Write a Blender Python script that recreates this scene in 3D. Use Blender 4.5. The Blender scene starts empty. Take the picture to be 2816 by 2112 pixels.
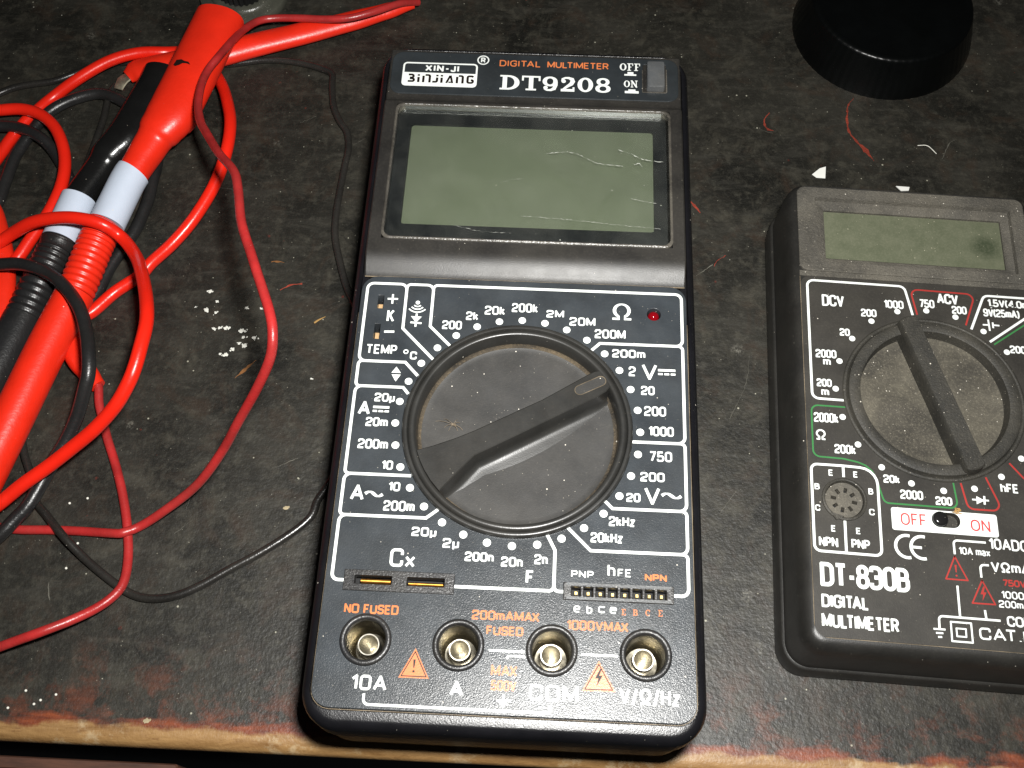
import bpy, bmesh, math, random
from mathutils import Vector, Matrix
random.seed(7)
SC = bpy.context.scene
COL = SC.collection
MM = 0.001            # everything below is written in millimetres, table surface at z = 0

# ------------------------------------------------------------------ camera
cam_d = bpy.data.cameras.new('camera'); cam = bpy.data.objects.new('camera', cam_d); COL.objects.link(cam)
rx = Vector((0.99883447, 0.04778487, -0.00680486))
rd = Vector((0.04007481, -0.89960132, -0.43486949))
rf = Vector((-0.02690185, 0.43408993, -0.90046778))
CAM = Vector((5.2585, -101.0216, 267.765))
cam.matrix_world = Matrix(((rx.x, -rd.x, -rf.x, CAM.x*MM), (rx.y, -rd.y, -rf.y, CAM.y*MM), (rx.z, -rd.z, -rf.z, CAM.z*MM), (0, 0, 0, 1)))
cam_d.sensor_width = 36.0; cam_d.lens = 2900.0/2816.0*36.0
cam_d.clip_start = 0.01; cam_d.clip_end = 20.0
SC.camera = cam

# ------------------------------------------------------------------ light: the camera's own flash, a little right of and above the lens
w = bpy.data.worlds.new('World'); SC.world = w; w.use_nodes = True
w.node_tree.nodes['Background'].inputs[0].default_value = (0.9, 0.95, 1.0, 1)
w.node_tree.nodes['Background'].inputs[1].default_value = 0.012
ld = bpy.data.lights.new('flash', 'AREA'); flash = bpy.data.objects.new('flash', ld); COL.objects.link(flash)
ld.shape = 'RECTANGLE'; ld.size = 0.024; ld.size_y = 0.014; ld.energy = 1.35; ld.color = (1.0, 0.985, 0.95); ld.spread = math.radians(150)
FL = CAM + rx*21 - rd*35
flash.location = FL*MM
flash.rotation_euler = (Vector((5, 20, 0)) - FL).to_track_quat('-Z', 'Y').to_euler()
vs = SC.view_settings
vs.view_transform = 'Standard'; vs.look = 'None'; vs.exposure = 0.0; vs.gamma = 1.0; vs.use_curve_mapping = False

# ------------------------------------------------------------------ helpers
def tag(o, label=None, cat=None, group=None, kind=None):
    if label: o['label'] = label
    if cat: o['category'] = cat
    if group: o['group'] = group
    if kind: o['kind'] = kind
    return o
def thing(name, label, cat, loc=(0, 0, 0), rz=0.0, group=None):
    o = bpy.data.objects.new(name, None); COL.objects.link(o)
    o.empty_display_size = 0.01
    o.location = Vector(loc)*MM; o.rotation_euler = (0, 0, rz)
    return tag(o, label, cat, group)
class G:
    """collects faces (mm) and links them as one mesh object"""
    def __init__(s): s.v = []; s.f = []
    def add(s, vs, fs):
        n = len(s.v); s.v += [tuple(v) for v in vs]; s.f += [tuple(i+n for i in f) for f in fs]; return s
    def loft(s, loops, cap0=False, cap1=False, closed=True):
        n = len(loops[0]); vs = [p for l in loops for p in l]; fs = []
        for a in range(len(loops)-1):
            for i in range(n if closed else n-1):
                j = (i+1) % n
                fs.append((a*n+i, a*n+j, (a+1)*n+j, (a+1)*n+i))
        if cap0: fs.append(tuple(reversed(range(n))))
        if cap1: fs.append(tuple(range((len(loops)-1)*n, len(loops)*n)))
        return s.add(vs, fs)
    def box(s, x0, x1, y0, y1, z0, z1):
        v = [(x0,y0,z0),(x1,y0,z0),(x1,y1,z0),(x0,y1,z0),(x0,y0,z1),(x1,y0,z1),(x1,y1,z1),(x0,y1,z1)]
        return s.add(v, [(3,2,1,0),(4,5,6,7),(0,1,5,4),(1,2,6,5),(2,3,7,6),(3,0,4,7)])
    def lathe(s, prof, cx=0, cy=0, seg=64, cap0=False, cap1=False, ribs=0, amp=0.0):
        loops = []
        for r, z in prof:
            loops.append([(cx+(r+(amp*math.cos(ribs*t) if ribs else 0))*math.cos(t), cy+(r+(amp*math.cos(ribs*t) if ribs else 0))*math.sin(t), z) for t in [2*math.pi*i/seg for i in range(seg)]])
        return s.loft(loops, cap0, cap1)
    def build(s, name, m, parent=None, smooth=35, loc=None):
        me = bpy.data.meshes.new(name)
        me.from_pydata([(x*MM, y*MM, z*MM) for x, y, z in s.v], [], s.f); me.update()
        o = bpy.data.objects.new(name, me); COL.objects.link(o)
        me.materials.append(m)
        if smooth:
            me.polygons.foreach_set('use_smooth', [True]*len(me.polygons))
            me.set_sharp_from_angle(angle=math.radians(smooth))
        if parent: o.parent = parent
        if loc: o.location = Vector(loc)*MM
        return o
def rr(x0, x1, y0, y1, r, z, n=7):
    r = max(r, 0.05); pts = []
    for cx, cy, a in ((x1-r, y1-r, 0), (x0+r, y1-r, 90), (x0+r, y0+r, 180), (x1-r, y0+r, 270)):
        for i in range(n):
            t = math.radians(a+90*i/(n-1)); pts.append((cx+r*math.cos(t), cy+r*math.sin(t), z))
    return pts
def insets(x0, x1, y0, y1, r, prof, n=7):
    return [rr(x0+d, x1-d, y0+d, y1-d, r-d, z, n) for d, z in prof]
def circ(cx, cy, r, n=48, cw=False):
    p = [(cx+r*math.cos(2*math.pi*i/n), cy+r*math.sin(2*math.pi*i/n)) for i in range(n)]
    return p[::-1] if cw else p
def plate(name, outline, holes, z0, z1, m, parent, bevel=0.0):
    """flat plate with holes, filled by a 2D curve and turned into a mesh"""
    cu = bpy.data.curves.new(name, 'CURVE'); cu.dimensions = '2D'; cu.fill_mode = 'BOTH'
    for pts in [outline]+holes:
        sp = cu.splines.new('POLY'); sp.points.add(len(pts)-1)
        for p, q in zip(sp.points, pts): p.co = (q[0]*MM, q[1]*MM, 0, 1)
        sp.use_cyclic_u = True
    cu.extrude = (z1-z0)/2*MM - bevel*MM
    if bevel: cu.bevel_depth = bevel*MM; cu.bevel_resolution = 2; cu.offset = -bevel*MM
    t = bpy.data.objects.new(name+'_tmp', cu)
    me = bpy.data.meshes.new_from_object(t); me.name = name
    bpy.data.objects.remove(t); bpy.data.curves.remove(cu)
    for v in me.vertices: v.co.z += (z0+z1)/2*MM
    me.materials.clear(); me.materials.append(m)
    o = bpy.data.objects.new(name, me); COL.objects.link(o); o.parent = parent
    me.polygons.foreach_set('use_smooth', [True]*len(me.polygons)); me.set_sharp_from_angle(angle=math.radians(30))
    return o
def spline(pts, step=1.2):
    """Catmull-Rom resample (centripetal enough for our even points)"""
    P = [Vector(p) for p in pts]; P = [P[0]*2-P[1]]+P+[P[-1]*2-P[-2]]; out = []; par = []
    for i in range(1, len(P)-2):
        a, b, c, d = P[i-1:i+3]; n = max(2, int((c-b).length/step))
        for k in range(n):
            t = k/n
            out.append(0.5*((2*b)+(c-a)*t+(2*a-5*b+4*c-d)*t*t+(3*b-a-3*c+d)*t*t*t)); par.append(i-1+t)
    out.append(P[-2]); par.append(len(P)-3.0)
    return out, par
def lerp_tab(tab, t):
    i = min(int(t), len(tab)-2) if len(tab) > 1 else 0
    if len(tab) == 1: return tab[0]
    u = t-i; a, b = tab[i], tab[i+1]; u = u*u*(3-2*u)
    return a+(b-a)*u
def sweep(g, pts, rw, rh=None, seg=16, step=1.2, cap=True, wob=0.0, ribs=None, superell=1.0):
    """tube along pts; rw / rh = half width and half height, a number or one per point"""
    S, par = spline(pts, step); n = len(S)
    rw = [rw] if not isinstance(rw, (list, tuple)) else rw
    rh = rw if rh is None else ([rh] if not isinstance(rh, (list, tuple)) else rh)
    loops = []
    for i in range(n):
        T = (S[min(i+1, n-1)]-S[max(i-1, 0)]).normalized()
        side = T.cross(Vector((0, 0, 1))); side = side.normalized() if side.length > 1e-6 else Vector((1, 0, 0)); up = side.cross(T)
        a = lerp_tab(rw, par[i]); b = lerp_tab(rh, par[i])
        if ribs: k = ribs(i/(n-1)); a += k; b += k
        l = []
        for j in range(seg):
            t = 2*math.pi*j/seg; c, s_ = math.cos(t), math.sin(t)
            c = math.copysign(abs(c)**superell, c); s_ = math.copysign(abs(s_)**superell, s_)
            l.append(tuple(S[i]+side*(a*c)+up*(b*s_)))
        loops.append(l)
    g.loft(loops, cap, cap); return g
# flat printed strokes ------------------------------------------------------
def fillet(pts, R, closed=False):
    n = len(pts); out = []
    for i, p in enumerate(pts):
        r = R if len(p) < 3 else p[2]; P = Vector(p[:2])
        if (not closed and i in (0, n-1)) or r <= 0: out.append(P); continue
        A = Vector(pts[i-1][:2]); B = Vector(pts[(i+1) % n][:2])
        u = A-P; v = B-P; lu, lv = u.length, v.length
        if lu < 1e-6 or lv < 1e-6: out.append(P); continue
        u /= lu; v /= lv; ang = u.angle(v)
        if ang > 3.0: out.append(P); continue
        d = min(r/math.tan(ang/2), lu*0.5, lv*0.5); rad = d*math.tan(ang/2)
        c = P+(u+v).normalized()*(rad/math.sin(ang/2)); s0 = P+u*d-c; s1 = P+v*d-c
        a0 = math.atan2(s0.y, s0.x); a1 = math.atan2(s1.y, s1.x); da = (a1-a0+math.pi) % (2*math.pi)-math.pi
        m = max(2, int(abs(da)/0.3))
        for k in range(m+1): out.append(c+Vector((math.cos(a0+da*k/m), math.sin(a0+da*k/m)))*rad)
    return out
def ribbon(g, P, W, z, closed):
    n = len(P); L = []; Rr = []
    for i in range(n):
        a = P[i-1] if (closed or i > 0) else None; b = P[(i+1) % n] if (closed or i < n-1) else None
        d0 = (P[i]-a).normalized() if a is not None else None; d1 = (b-P[i]).normalized() if b is not None else None
        if d0 is None: d0 = d1
        if d1 is None: d1 = d0
        n0 = Vector((-d0.y, d0.x)); m = (n0+Vector((-d1.y, d1.x))).normalized()
        k = 1.0/max(m.dot(n0), .55)
        L.append(P[i]+m*(W[i]/2*k)); Rr.append(P[i]-m*(W[i]/2*k))
    vs = [(p.x, p.y, z) for p in L]+[(p.x, p.y, z) for p in Rr]
    g.add(vs, [(i, n+i, n+(i+1) % n, (i+1) % n) for i in range(n if closed else n-1)])
def stroke(g, pts, wt, z, closed=False):
    """flat ribbon of width wt (a number or a list) along 2D points; sharp corners are made of two butting ribbons"""
    q = [Vector(p[:2]) for p in pts]; P = [q[0]]; W = [wt[0] if isinstance(wt, list) else wt]
    for i in range(1, len(q)):
        if (q[i]-P[-1]).length > 1e-4: P.append(q[i]); W.append(wt[i] if isinstance(wt, list) else wt)
    if closed and (P[0]-P[-1]).length < 1e-4: P.pop(); W.pop()
    n = len(P)
    def sharp(i):
        a = (P[i]-P[i-1]); b = (P[(i+1) % n]-P[i]); return a.length > 1e-6 and b.length > 1e-6 and a.normalized().dot(b.normalized()) < .05
    S = [i for i in range(n) if (closed or 0 < i < n-1) and sharp(i)]
    if not S: return ribbon(g, P, W, z, closed)
    if closed:
        s = S[0]; P = P[s:]+P[:s+1]; W = W[s:]+W[:s+1]; S = [0]+[i-s for i in S[1:]]+[n]
    else: S = [0]+S+[n-1]
    for k, (i, j) in enumerate(zip(S[:-1], S[1:])):
        Q = P[i:j+1]; V = W[i:j+1]
        if i > 0 or closed: Q[0] = Q[0]-(Q[1]-Q[0]).normalized()*V[0]*.3
        if j < len(P)-1 or closed: Q[-1] = Q[-1]+(Q[-1]-Q[-2]).normalized()*V[-1]*.3
        ribbon(g, Q, V, z+.003*(k % 2), False)
def poly(g, pts, z): g.add([(p[0], p[1], z) for p in pts], [tuple(range(len(pts)))])
def disc(g, cx, cy, r, z, n=24): poly(g, circ(cx, cy, r, n), z)
def arc(cx, cy, r, a0, a1, n=14, ry=None):
    return [(cx+r*math.cos(math.radians(a0+(a1-a0)*i/n)), cy+(ry or r)*math.sin(math.radians(a0+(a1-a0)*i/n))) for i in range(n+1)]
D = .62
def cl(*p): return ('c', list(p))
GLY = {
 '0': (D, [cl((0,0),(D,0),(D,1),(0,1))]), 'O': (.7, [cl((0,0),(.7,0),(.7,1),(0,1))]),
 '1': (.26, [[(0,.76),(.26,1,0),(.26,0)]]), '2': (D, [[(0,.72),(0,1),(D,1),(D,.56),(0,.3),(0,0,0),(D,0)]]),
 '3': (D, [[(0,.78),(0,1),(D,1),(D,.52),(.2,.52)], [(.3,.52),(D,.52),(D,0),(0,0),(0,.24)]]), '4': (.68, [[(.52,0),(.52,1,0),(0,.28,0),(.68,.28)]]),
 '5': (D, [[(D-.04,1),(.07,1,0),(.03,.52,0),(D,.6),(D,0),(0,0),(0,.22)]]), '7': (.58, [[(0,1),(.58,1,0),(.2,0)]]),
 '8': (D, [cl((.04,.53),(D-.04,.53),(D-.04,1),(.04,1)), cl((0,0),(D,0),(D,.53),(0,.53))]), '9': (D, [cl((0,.42),(D,.42),(D,1),(0,1)), [(D,.7),(D,0),(0,0),(0,.2)]]),
 'A': (.74, [[(0,0),(.37,1,0),(.74,0)], [(.14,.32),(.6,.32)]]), 'B': (D, [[(.1,.53),(0,.53,0),(0,1,0),(D-.04,1),(D-.04,.53),(.1,.53)], [(0,.53),(0,0,0),(D,0),(D,.53),(.3,.53)]]),
 'C': (.66, [[(.66,.68),(.66,1),(0,1),(0,0),(.66,0),(.66,.32)]]), 'D': (.66, [cl((0,0,0),(.66,0),(.66,1),(0,1,0))]),
 'E': (.52, [[(.52,1),(0,1,0),(0,0,0),(.52,0)], [(0,.52),(.46,.52)]]), 'F': (.5, [[(.5,1),(0,1,0),(0,0)], [(0,.5),(.42,.5)]]),
 'G': (.68, [[(.66,.72),(.66,1),(0,1),(0,0),(.66,0),(.66,.48,0),(.38,.48)]]), 'H': (.62, [[(0,0),(0,1)], [(.62,0),(.62,1)], [(0,.52),(.62,.52)]]),
 'I': (.0, [[(0,0),(0,1)]]), 'J': (.4, [[(.4,1),(.4,0),(0,0),(0,.25)]]), 'K': (.62, [[(0,0),(0,1)], [(.58,1),(.04,.42)], [(.2,.58),(.62,0)]]),
 'L': (.48, [[(0,1),(0,0,0),(.48,0)]]), 'M': (.8, [[(0,0),(0,1,0),(.4,.12,0),(.8,1,0),(.8,0)]]), 'N': (.62, [[(0,0),(0,1,0),(.62,0,0),(.62,1)]]),
 'P': (.56, [[(0,0),(0,1,0),(.56,1),(.56,.45),(0,.45)]]), 'R': (.6, [[(0,0),(0,1,0),(.58,1),(.58,.48),(0,.48)], [(.32,.48),(.6,0)]]),
 'S': (.58, [[(.58,.76),(.58,1),(0,1),(0,.53),(.58,.5),(.58,0),(0,0),(0,.24)]]), 'T': (.62, [[(0,1),(.62,1)], [(.31,1),(.31,0)]]),
 'U': (.64, [[(0,1),(0,0),(.64,0),(.64,1)]]), 'V': (.7, [[(0,1),(.35,0,0),(.7,1)]]), 'X': (.66, [[(0,0),(.66,1)], [(0,1),(.66,0)]]),
 'm': (.76, [[(0,0),(0,.7,0),(.38,.7),(.38,0)], [(.38,.55),(.38,.7),(.76,.7),(.76,0)]]), 'n': (.46, [[(0,0),(0,.7,0),(.46,.7),(.46,0)]]),
 'k': (.46, [[(0,0),(0,1)], [(.42,.7),(.03,.3)], [(.17,.44),(.46,0)]]), 'z': (.44, [[(0,.7),(.44,.7,0),(0,0,0),(.44,0)]]),
 'h': (.48, [[(0,0),(0,1)], [(0,.5),(0,.7),(.48,.7),(.48,0)]]), 'e': (.5, [[(0,.36),(.5,.36,0),(.5,.7),(0,.7),(0,0),(.48,0)]]),
 'b': (.5, [[(0,1),(0,0,0),(.5,0),(.5,.7),(0,.7)]]), 'c': (.48, [[(.48,.58),(.48,.7),(0,.7),(0,0),(.48,0),(.48,.14)]]),
 'a': (.46, [[(0,.62),(0,.7),(.46,.7),(.46,0)], [(.46,.4),(0,.4),(0,0),(.46,0)]]), 'x': (.5, [[(0,0),(.5,.7)], [(0,.7),(.5,0)]]),
 'µ': (.5, [[(0,-.28),(0,.7)], [(0,.1),(0,0),(.44,0),(.44,.7)], [(.44,.05),(.5,0)]]),
 '-': (.3, [[(0,.42),(.3,.42)]]), '.': (.04, [[(.02,0),(.02,.08)]]), '/': (.34, [[(0,-.12),(.34,1.05)]]), '(': (.2, [[(.2,1.05),(0,.75),(0,.2),(.2,-.12)]]), ')': (.2, [[(0,1.05),(.2,.75),(.2,.2),(0,-.12)]]),
 '~': (.6, [[(0,.38),(.14,.56,.2),(.42,.36,.2),(.6,.56)]]), ' ': (.18, []),
 'Ω': (.84, [[(0,0),(.27,0,0),(.27,.12,0)]+arc(.42,.62,.38,247,-67,16)+[(.57,.12,0),(.57,0,0),(.84,0)]]),
}
def text(g, t, x, y, w, h, wt=.4, R=.22, gap=.32, z=0.0):
    kern = {'TA', 'AT', 'AV', 'VA', 'LT', 'AX'}
    adv = [GLY[c][0]-(.17 if t[i:i+2] in kern else 0) for i, c in enumerate(t)]; nat = sum(adv)+gap*(len(t)-1)
    if t[0] in 'xmcea' and len(t) == 1 and t != 'm': pass
    sx = (w-wt)/max(nat, .001) if nat > .01 else 1.0; sy = h-wt; cx = x+wt/2
    for c, a in zip(t, adv):
        for k, s in enumerate(GLY[c][1]):
            closed = isinstance(s, tuple); pts = s[1] if closed else s
            q = [((cx+p[0]*sx), (y+wt/2+p[1]*sy))+((p[2]*sy*.0+0,) if len(p) > 2 and p[2] == 0 else ((p[2]*sy,) if len(p) > 2 else ())) for p in pts]
            stroke(g, fillet(q, R*sy, closed), wt, z+k*.006, closed)
        cx += (a+gap)*sx
# heavy slab-serif capitals for the title: ('r', x0, x1, y0, y1) bars and ('v', points, widths) swelling strokes
def swell(cx, cy, rx_, ry_, a0, a1, thin, thick, n=22):
    P = []; Wd = []
    for i in range(n+1):
        t = math.radians(a0+(a1-a0)*i/n); P.append((cx+rx_*math.cos(t), cy+ry_*math.sin(t))); Wd.append(thin+(thick-thin)*math.cos(t)**2)
    return ('v', P, Wd)
SER = {
 'D': (1.06, [('r',.14,.38,0,1), ('r',0,.5,0,.11), ('r',0,.5,.89,1), swell(.44,.5,.48,.44,90,-90,.12,.27)]),
 'T': (1.0, [('r',.38,.62,0,1), ('r',.22,.78,0,.11), ('r',.0,1.0,.89,1), ('r',0,.1,.66,.9), ('r',.9,1.0,.66,.9)]),
 '9': (.82, [swell(.4,.66,.29,.28,0,360,.12,.23), ('v',[(.7,.66),(.7,.42),(.62,.16),(.44,.06),(.24,.06),(.12,.16)],[.22,.22,.2,.14,.11,.14]), ('c',.17,.22,.12)]),
 '2': (.82, [('v',[(.12,.7),(.14,.86),(.28,.94),(.46,.94),(.64,.86),(.68,.7),(.6,.52),(.4,.36),(.16,.12)],[.12,.13,.12,.14,.2,.24,.22,.16,.12]), ('r',.05,.78,0,.17), ('r',.68,.78,0,.3), ('c',.19,.7,.12)]),
 '0': (.84, [swell(.42,.5,.3,.44,0,360,.12,.24)]), 'O': (.9, [swell(.45,.5,.33,.44,0,360,.1,.2)]),
 '8': (.82, [swell(.41,.74,.25,.21,0,360,.11,.2), swell(.41,.27,.3,.22,0,360,.11,.22)]),
 'F': (.8, [('r',.14,.34,0,1), ('r',0,.48,0,.1), ('r',0,.76,.9,1), ('r',.66,.76,.66,.95), ('r',.3,.52,.45,.55)]),
 'N': (.98, [('r',.12,.24,0,1), ('r',0,.36,0,.1), ('r',.74,.86,0,1), ('r',.62,.98,.9,1), ('v',[(.12,1),(.86,0)],[.2,.2]), ('r',0,.2,.9,1)]),
 'E': (.8, [('r',.14,.32,0,1), ('r',0,.76,0,.1), ('r',0,.76,.9,1), ('r',.66,.76,.7,.95), ('r',.68,.78,0,.3), ('r',.3,.52,.45,.55)]),
 'B': (.8, [('r',.12,.3,0,1), ('r',0,.36,0,.09), ('r',0,.36,.91,1), swell(.36,.74,.3,.22,90,-90,.1,.18), swell(.36,.27,.36,.23,90,-90,.1,.2)]),
 'C': (.82, [swell(.42,.5,.32,.44,40,320,.1,.2), ('r',.66,.76,.62,.98)]),
}
def serif(g, t, x, y, w, h, z, gap=.1):
    nat = sum(SER[c][0] for c in t)+gap*(len(t)-1); sx = w/nat; cx = x
    for c in t:
        for k, e in enumerate(SER[c][1]):
            zz = z+k*.006
            if e[0] == 'r': poly(g, [(cx+e[1]*sx, y+e[3]*h), (cx+e[2]*sx, y+e[3]*h), (cx+e[2]*sx, y+e[4]*h), (cx+e[1]*sx, y+e[4]*h)], zz)
            elif e[0] == 'c': poly(g, [(cx+(e[1]+e[3]*math.cos(a))*sx, y+(e[2]+e[3]*math.sin(a))*h) for a in [i*.4488 for i in range(14)]], zz)
            else:
                s = (sx+h)/2; P = [(cx+p[0]*sx, y+p[1]*h) for p in e[1]]
                cyc = abs(P[0][0]-P[-1][0]) < 1e-3 and abs(P[0][1]-P[-1][1]) < 1e-3
                stroke(g, P[:-1] if cyc else P, [q*s for q in (e[2][:-1] if cyc else e[2])], zz, cyc)
        cx += (SER[c][0]+gap)*sx

# ------------------------------------------------------------------ materials
def new_mat(name):
    m = bpy.data.materials.new(name); m.use_nodes = True; nt = m.node_tree
    b = nt.nodes['Principled BSDF']; return m, nt, b
def nd(nt, kind, **kw):
    n = nt.nodes.new(kind)
    for k, v in kw.items():
        if k in n.inputs.keys(): n.inputs[k].default_value = v
        else: setattr(n, k, v)
    return n
def lk(nt, a, b): nt.links.new(a, b)
def coord(nt, scale=1000.0, sx=None):
    tc = nd(nt, 'ShaderNodeTexCoord'); mp = nd(nt, 'ShaderNodeMapping'); mp.inputs['Scale'].default_value = sx or (scale,)*3
    lk(nt, tc.outputs['Object'], mp.inputs['Vector']); return mp.outputs['Vector']
def ramp(nt, fac, p0, p1, c0=(0,0,0,1), c1=(1,1,1,1)):
    r = nd(nt, 'ShaderNodeValToRGB'); e = r.color_ramp.elements
    e[0].position = p0; e[1].position = p1; e[0].color = c0; e[1].color = c1
    lk(nt, fac, r.inputs['Fac']); return r.outputs['Color']
def mixc(nt, fac, a, b):
    m = nd(nt, 'ShaderNodeMix', data_type='RGBA'); 
    for s, v in ((m.inputs[0], fac), (m.inputs[6], a), (m.inputs[7], b)):
        if isinstance(v, (tuple, float, int)): s.default_value = v if not isinstance(v, tuple) else (v if len(v) == 4 else v+(1,))
        else: lk(nt, v, s)
    return m.outputs[2]
def math_(nt, op, a, b=None, c=None):
    m = nd(nt, 'ShaderNodeMath', operation=op)
    for s, v in zip(m.inputs, (a, b, c)):
        if v is None: continue
        if isinstance(v, (float, int)): s.default_value = v
        else: lk(nt, v, s)
    return m.outputs[0]
def noise(nt, vec, s, detail=3, rough=.55, dist=0.0):
    n = nd(nt, 'ShaderNodeTexNoise', Scale=s, Detail=detail, Roughness=rough, Distortion=dist); lk(nt, vec, n.inputs['Vector']); return n.outputs['Fac']
def specks(nt, vec, cell, rad, keep, soft=.35):
    """scattered round specks: one per Voronoi cell of size cell mm, of which a share keep is kept, 0..1 mask"""
    v = nd(nt, 'ShaderNodeTexVoronoi', Scale=1.0/cell); lk(nt, vec, v.inputs['Vector'])
    sep = nd(nt, 'ShaderNodeSeparateColor'); lk(nt, v.outputs['Color'], sep.inputs[0])
    r = math_(nt, 'MULTIPLY', math_(nt, 'POWER', sep.outputs[1], 2.0), rad/cell)
    d = math_(nt, 'SUBTRACT', 1.0, math_(nt, 'DIVIDE', v.outputs['Distance'], math_(nt, 'ADD', r, 0.001)))
    d = math_(nt, 'MINIMUM', math_(nt, 'MAXIMUM', math_(nt, 'DIVIDE', d, soft), 0.0), 1.0)
    return math_(nt, 'MULTIPLY', d, math_(nt, 'LESS_THAN', sep.outputs[0], keep))
def bump(nt, b, h, strength, dist):
    n = nd(nt, 'ShaderNodeBump', Strength=strength, Distance=dist*MM); lk(nt, h, n.inputs['Height']); lk(nt, n.outputs['Normal'], b.inputs['Normal']); return n
def plastic(name, col, rough=.4, spec=.5, grain=0.0, gsize=.3, dust=0.0, dustcol=(.34,.31,.25), speck=.1, var=.25, cell=1.6, rad=.22, film=.3, rvar=.1, coat=0.0):
    """moulded plastic with mottling, a dust film, dust specks and a fine bump"""
    m, nt, b = new_mat(name); v = coord(nt)
    c = mixc(nt, ramp(nt, noise(nt, v, .12, 4), .3, .7), tuple(x*(1-var) for x in col), tuple(min(1, x*(1+var)) for x in col))
    if dust:
        f = math_(nt, 'MULTIPLY', ramp(nt, noise(nt, v, .05, 6, .65, .4), .38, .72), film*dust)
        f2 = math_(nt, 'MULTIPLY', ramp(nt, noise(nt, v, 1.6, 3, .7), .5, .8), film*dust)
        c = mixc(nt, math_(nt, 'ADD', f, f2), c, dustcol)
    if speck:
        c = mixc(nt, specks(nt, v, cell, rad, speck), c, (.62,.58,.5))
        c = mixc(nt, math_(nt, 'MULTIPLY', specks(nt, v, cell*.45, rad*.5, speck*1.3), .6), c, (.5,.45,.36))
    lk(nt, c, b.inputs['Base Color'])
    b.inputs['Specular IOR Level'].default_value = spec
    r = math_(nt, 'ADD', rough-rvar/2, math_(nt, 'MULTIPLY', noise(nt, v, .3, 4), rvar)); lk(nt, r, b.inputs['Roughness'])
    if coat: b.inputs['Coat Weight'].default_value = coat; b.inputs['Coat Roughness'].default_value = .12
    if grain: bump(nt, b, noise(nt, v, 1.0/gsize, 2, .6), grain, gsize)
    return m
M = {}
M['case'] = plastic('case_black_plastic', (.006,.006,.0075), .3, .5, .22, .3, .15, speck=.14, film=.03)
M['panel'] = plastic('panel_slate_plastic', (.031,.036,.041), .26, .4, .22, .26, .5, speck=.14, film=.05, cell=1.3, rad=.2)
M['housing'] = plastic('housing_black_plastic', (.014,.013,.012), .44, .5, .16, .25, .6, speck=.12, film=.09)
M['strip'] = plastic('title_strip_plastic', (.02,.024,.027), .3, .5, .06, .3, .3, speck=.06, film=.05)
M['dial'] = plastic('dial_worn_plastic', (.030,.0295,.0285), .42, .5, .08, .3, .8, (.2,.175,.14), speck=.24, film=.09, cell=1.3)
M['pointer'] = plastic('pointer_plastic', (.02,.02,.019), .33, .5, .06, .3, .6, (.2,.16,.11), speck=.08, film=.06)
M['dusty'] = plastic('dust_line', (.2,.16,.11), .9, .1, .9, .5, 0, speck=0, var=.6)
M['edgedust'] = plastic('brown_edge_dust', (.024,.021,.017), .8, .2, .5, .5, 1.0, (.2,.15,.09), film=.4, speck=.3, var=.5)
M['rimdust'] = plastic('dusty_edge', (.05,.046,.04), .25, .5, .3, .5, .8, (.3,.27,.22), film=.3, speck=.4, var=.5)
M['socket'] = plastic('socket_black_plastic', (.014,.014,.015), .34, .5, .25, .4, .5, speck=.1, film=.12)
M['hole'] = plastic('dark_inside', (.004,.004,.004), .6, .3, speck=0)
M['mask'] = plastic('display_mask_black', (.008,.0085,.011), .5, .4, speck=.02)
M['pitch'] = plastic('pitch_black', (.006,.006,.006), .5, .4, speck=.03)
M['button'] = plastic('grey_button_plastic', (.07,.075,.08), .35, .5, .15, .4, .3, speck=.03)
M['white'] = plastic('white_print', (.74,.77,.74), .28, .45, .1, .3, 0, speck=0, var=.04)
M['orange'] = plastic('orange_print', (.6,.17,.055), .3, .4, .1, .3, 0, speck=0, var=.08)
M['red_print'] = plastic('red_print', (.32,.03,.025), .5, .3, .2, .3, 0, speck=0, var=.1)
M['red_letter'] = plastic('red_letter_print', (.62,.06,.06), .5, .3, 0, .3, 0, speck=0, var=.1)
M['green_print'] = plastic('green_print', (.035,.17,.05), .5, .3, .2, .3, 0, speck=0, var=.1)
M['lcd'] = plastic('liquid_crystal_glass', (.116,.127,.094), .3, .5, 0, .3, 0, speck=.05, var=.06, cell=3, rad=.25)
M['case_b'] = plastic('small_case_black_plastic', (.014,.0135,.0125), .42, .5, .14, .3, .4, speck=.16, film=.07)
M['panel_b'] = plastic('small_panel_plastic', (.026,.024,.021), .5, .4, .12, .3, 1.0, (.24,.22,.17), speck=.2, film=.06)
M['frame_b'] = plastic('dust_coated_frame', (.06,.056,.048), .75, .25, .7, .45, 1.0, (.3,.27,.21), speck=.45, film=.22, cell=1.0, rad=.2)
M['dial_b'] = plastic('dust_coated_dial', (.022,.021,.018), .6, .4, .4, .4, 1.0, (.27,.24,.18), speck=.3, film=.1, cell=1.1)
M['disc_b'] = plastic('dust_coated_disc', (.05,.046,.038), .8, .2, .6, .4, 1.0, (.3,.27,.2), speck=.5, film=.3, cell=.9, rad=.2)
M['knobblack'] = plastic('glossy_black_slider', (.01,.01,.01), .15, .5, speck=.05)
M['red'] = plastic('red_soft_plastic', (.72,.022,.007), .36, .5, .06, 1.2, 0, speck=.03, var=.08, cell=3, rad=.3, rvar=.12)
M['red_cable'] = plastic('red_cable_rubber', (.7,.016,.006), .3, .5, .05, 1.0, 0, speck=.02, var=.06, cell=3, rad=.25)
M['old_red'] = plastic('old_red_wire', (.36,.018,.018), .34, .5, .1, .8, .6, (.2,.1,.08), speck=.05, var=.25, cell=2.2, rad=.2, film=.2)
M['black_rubber'] = plastic('black_rubber', (.012,.012,.0125), .34, .5, .12, .8, .3, speck=.1, film=.06, cell=2.0, rad=.25)
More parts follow.
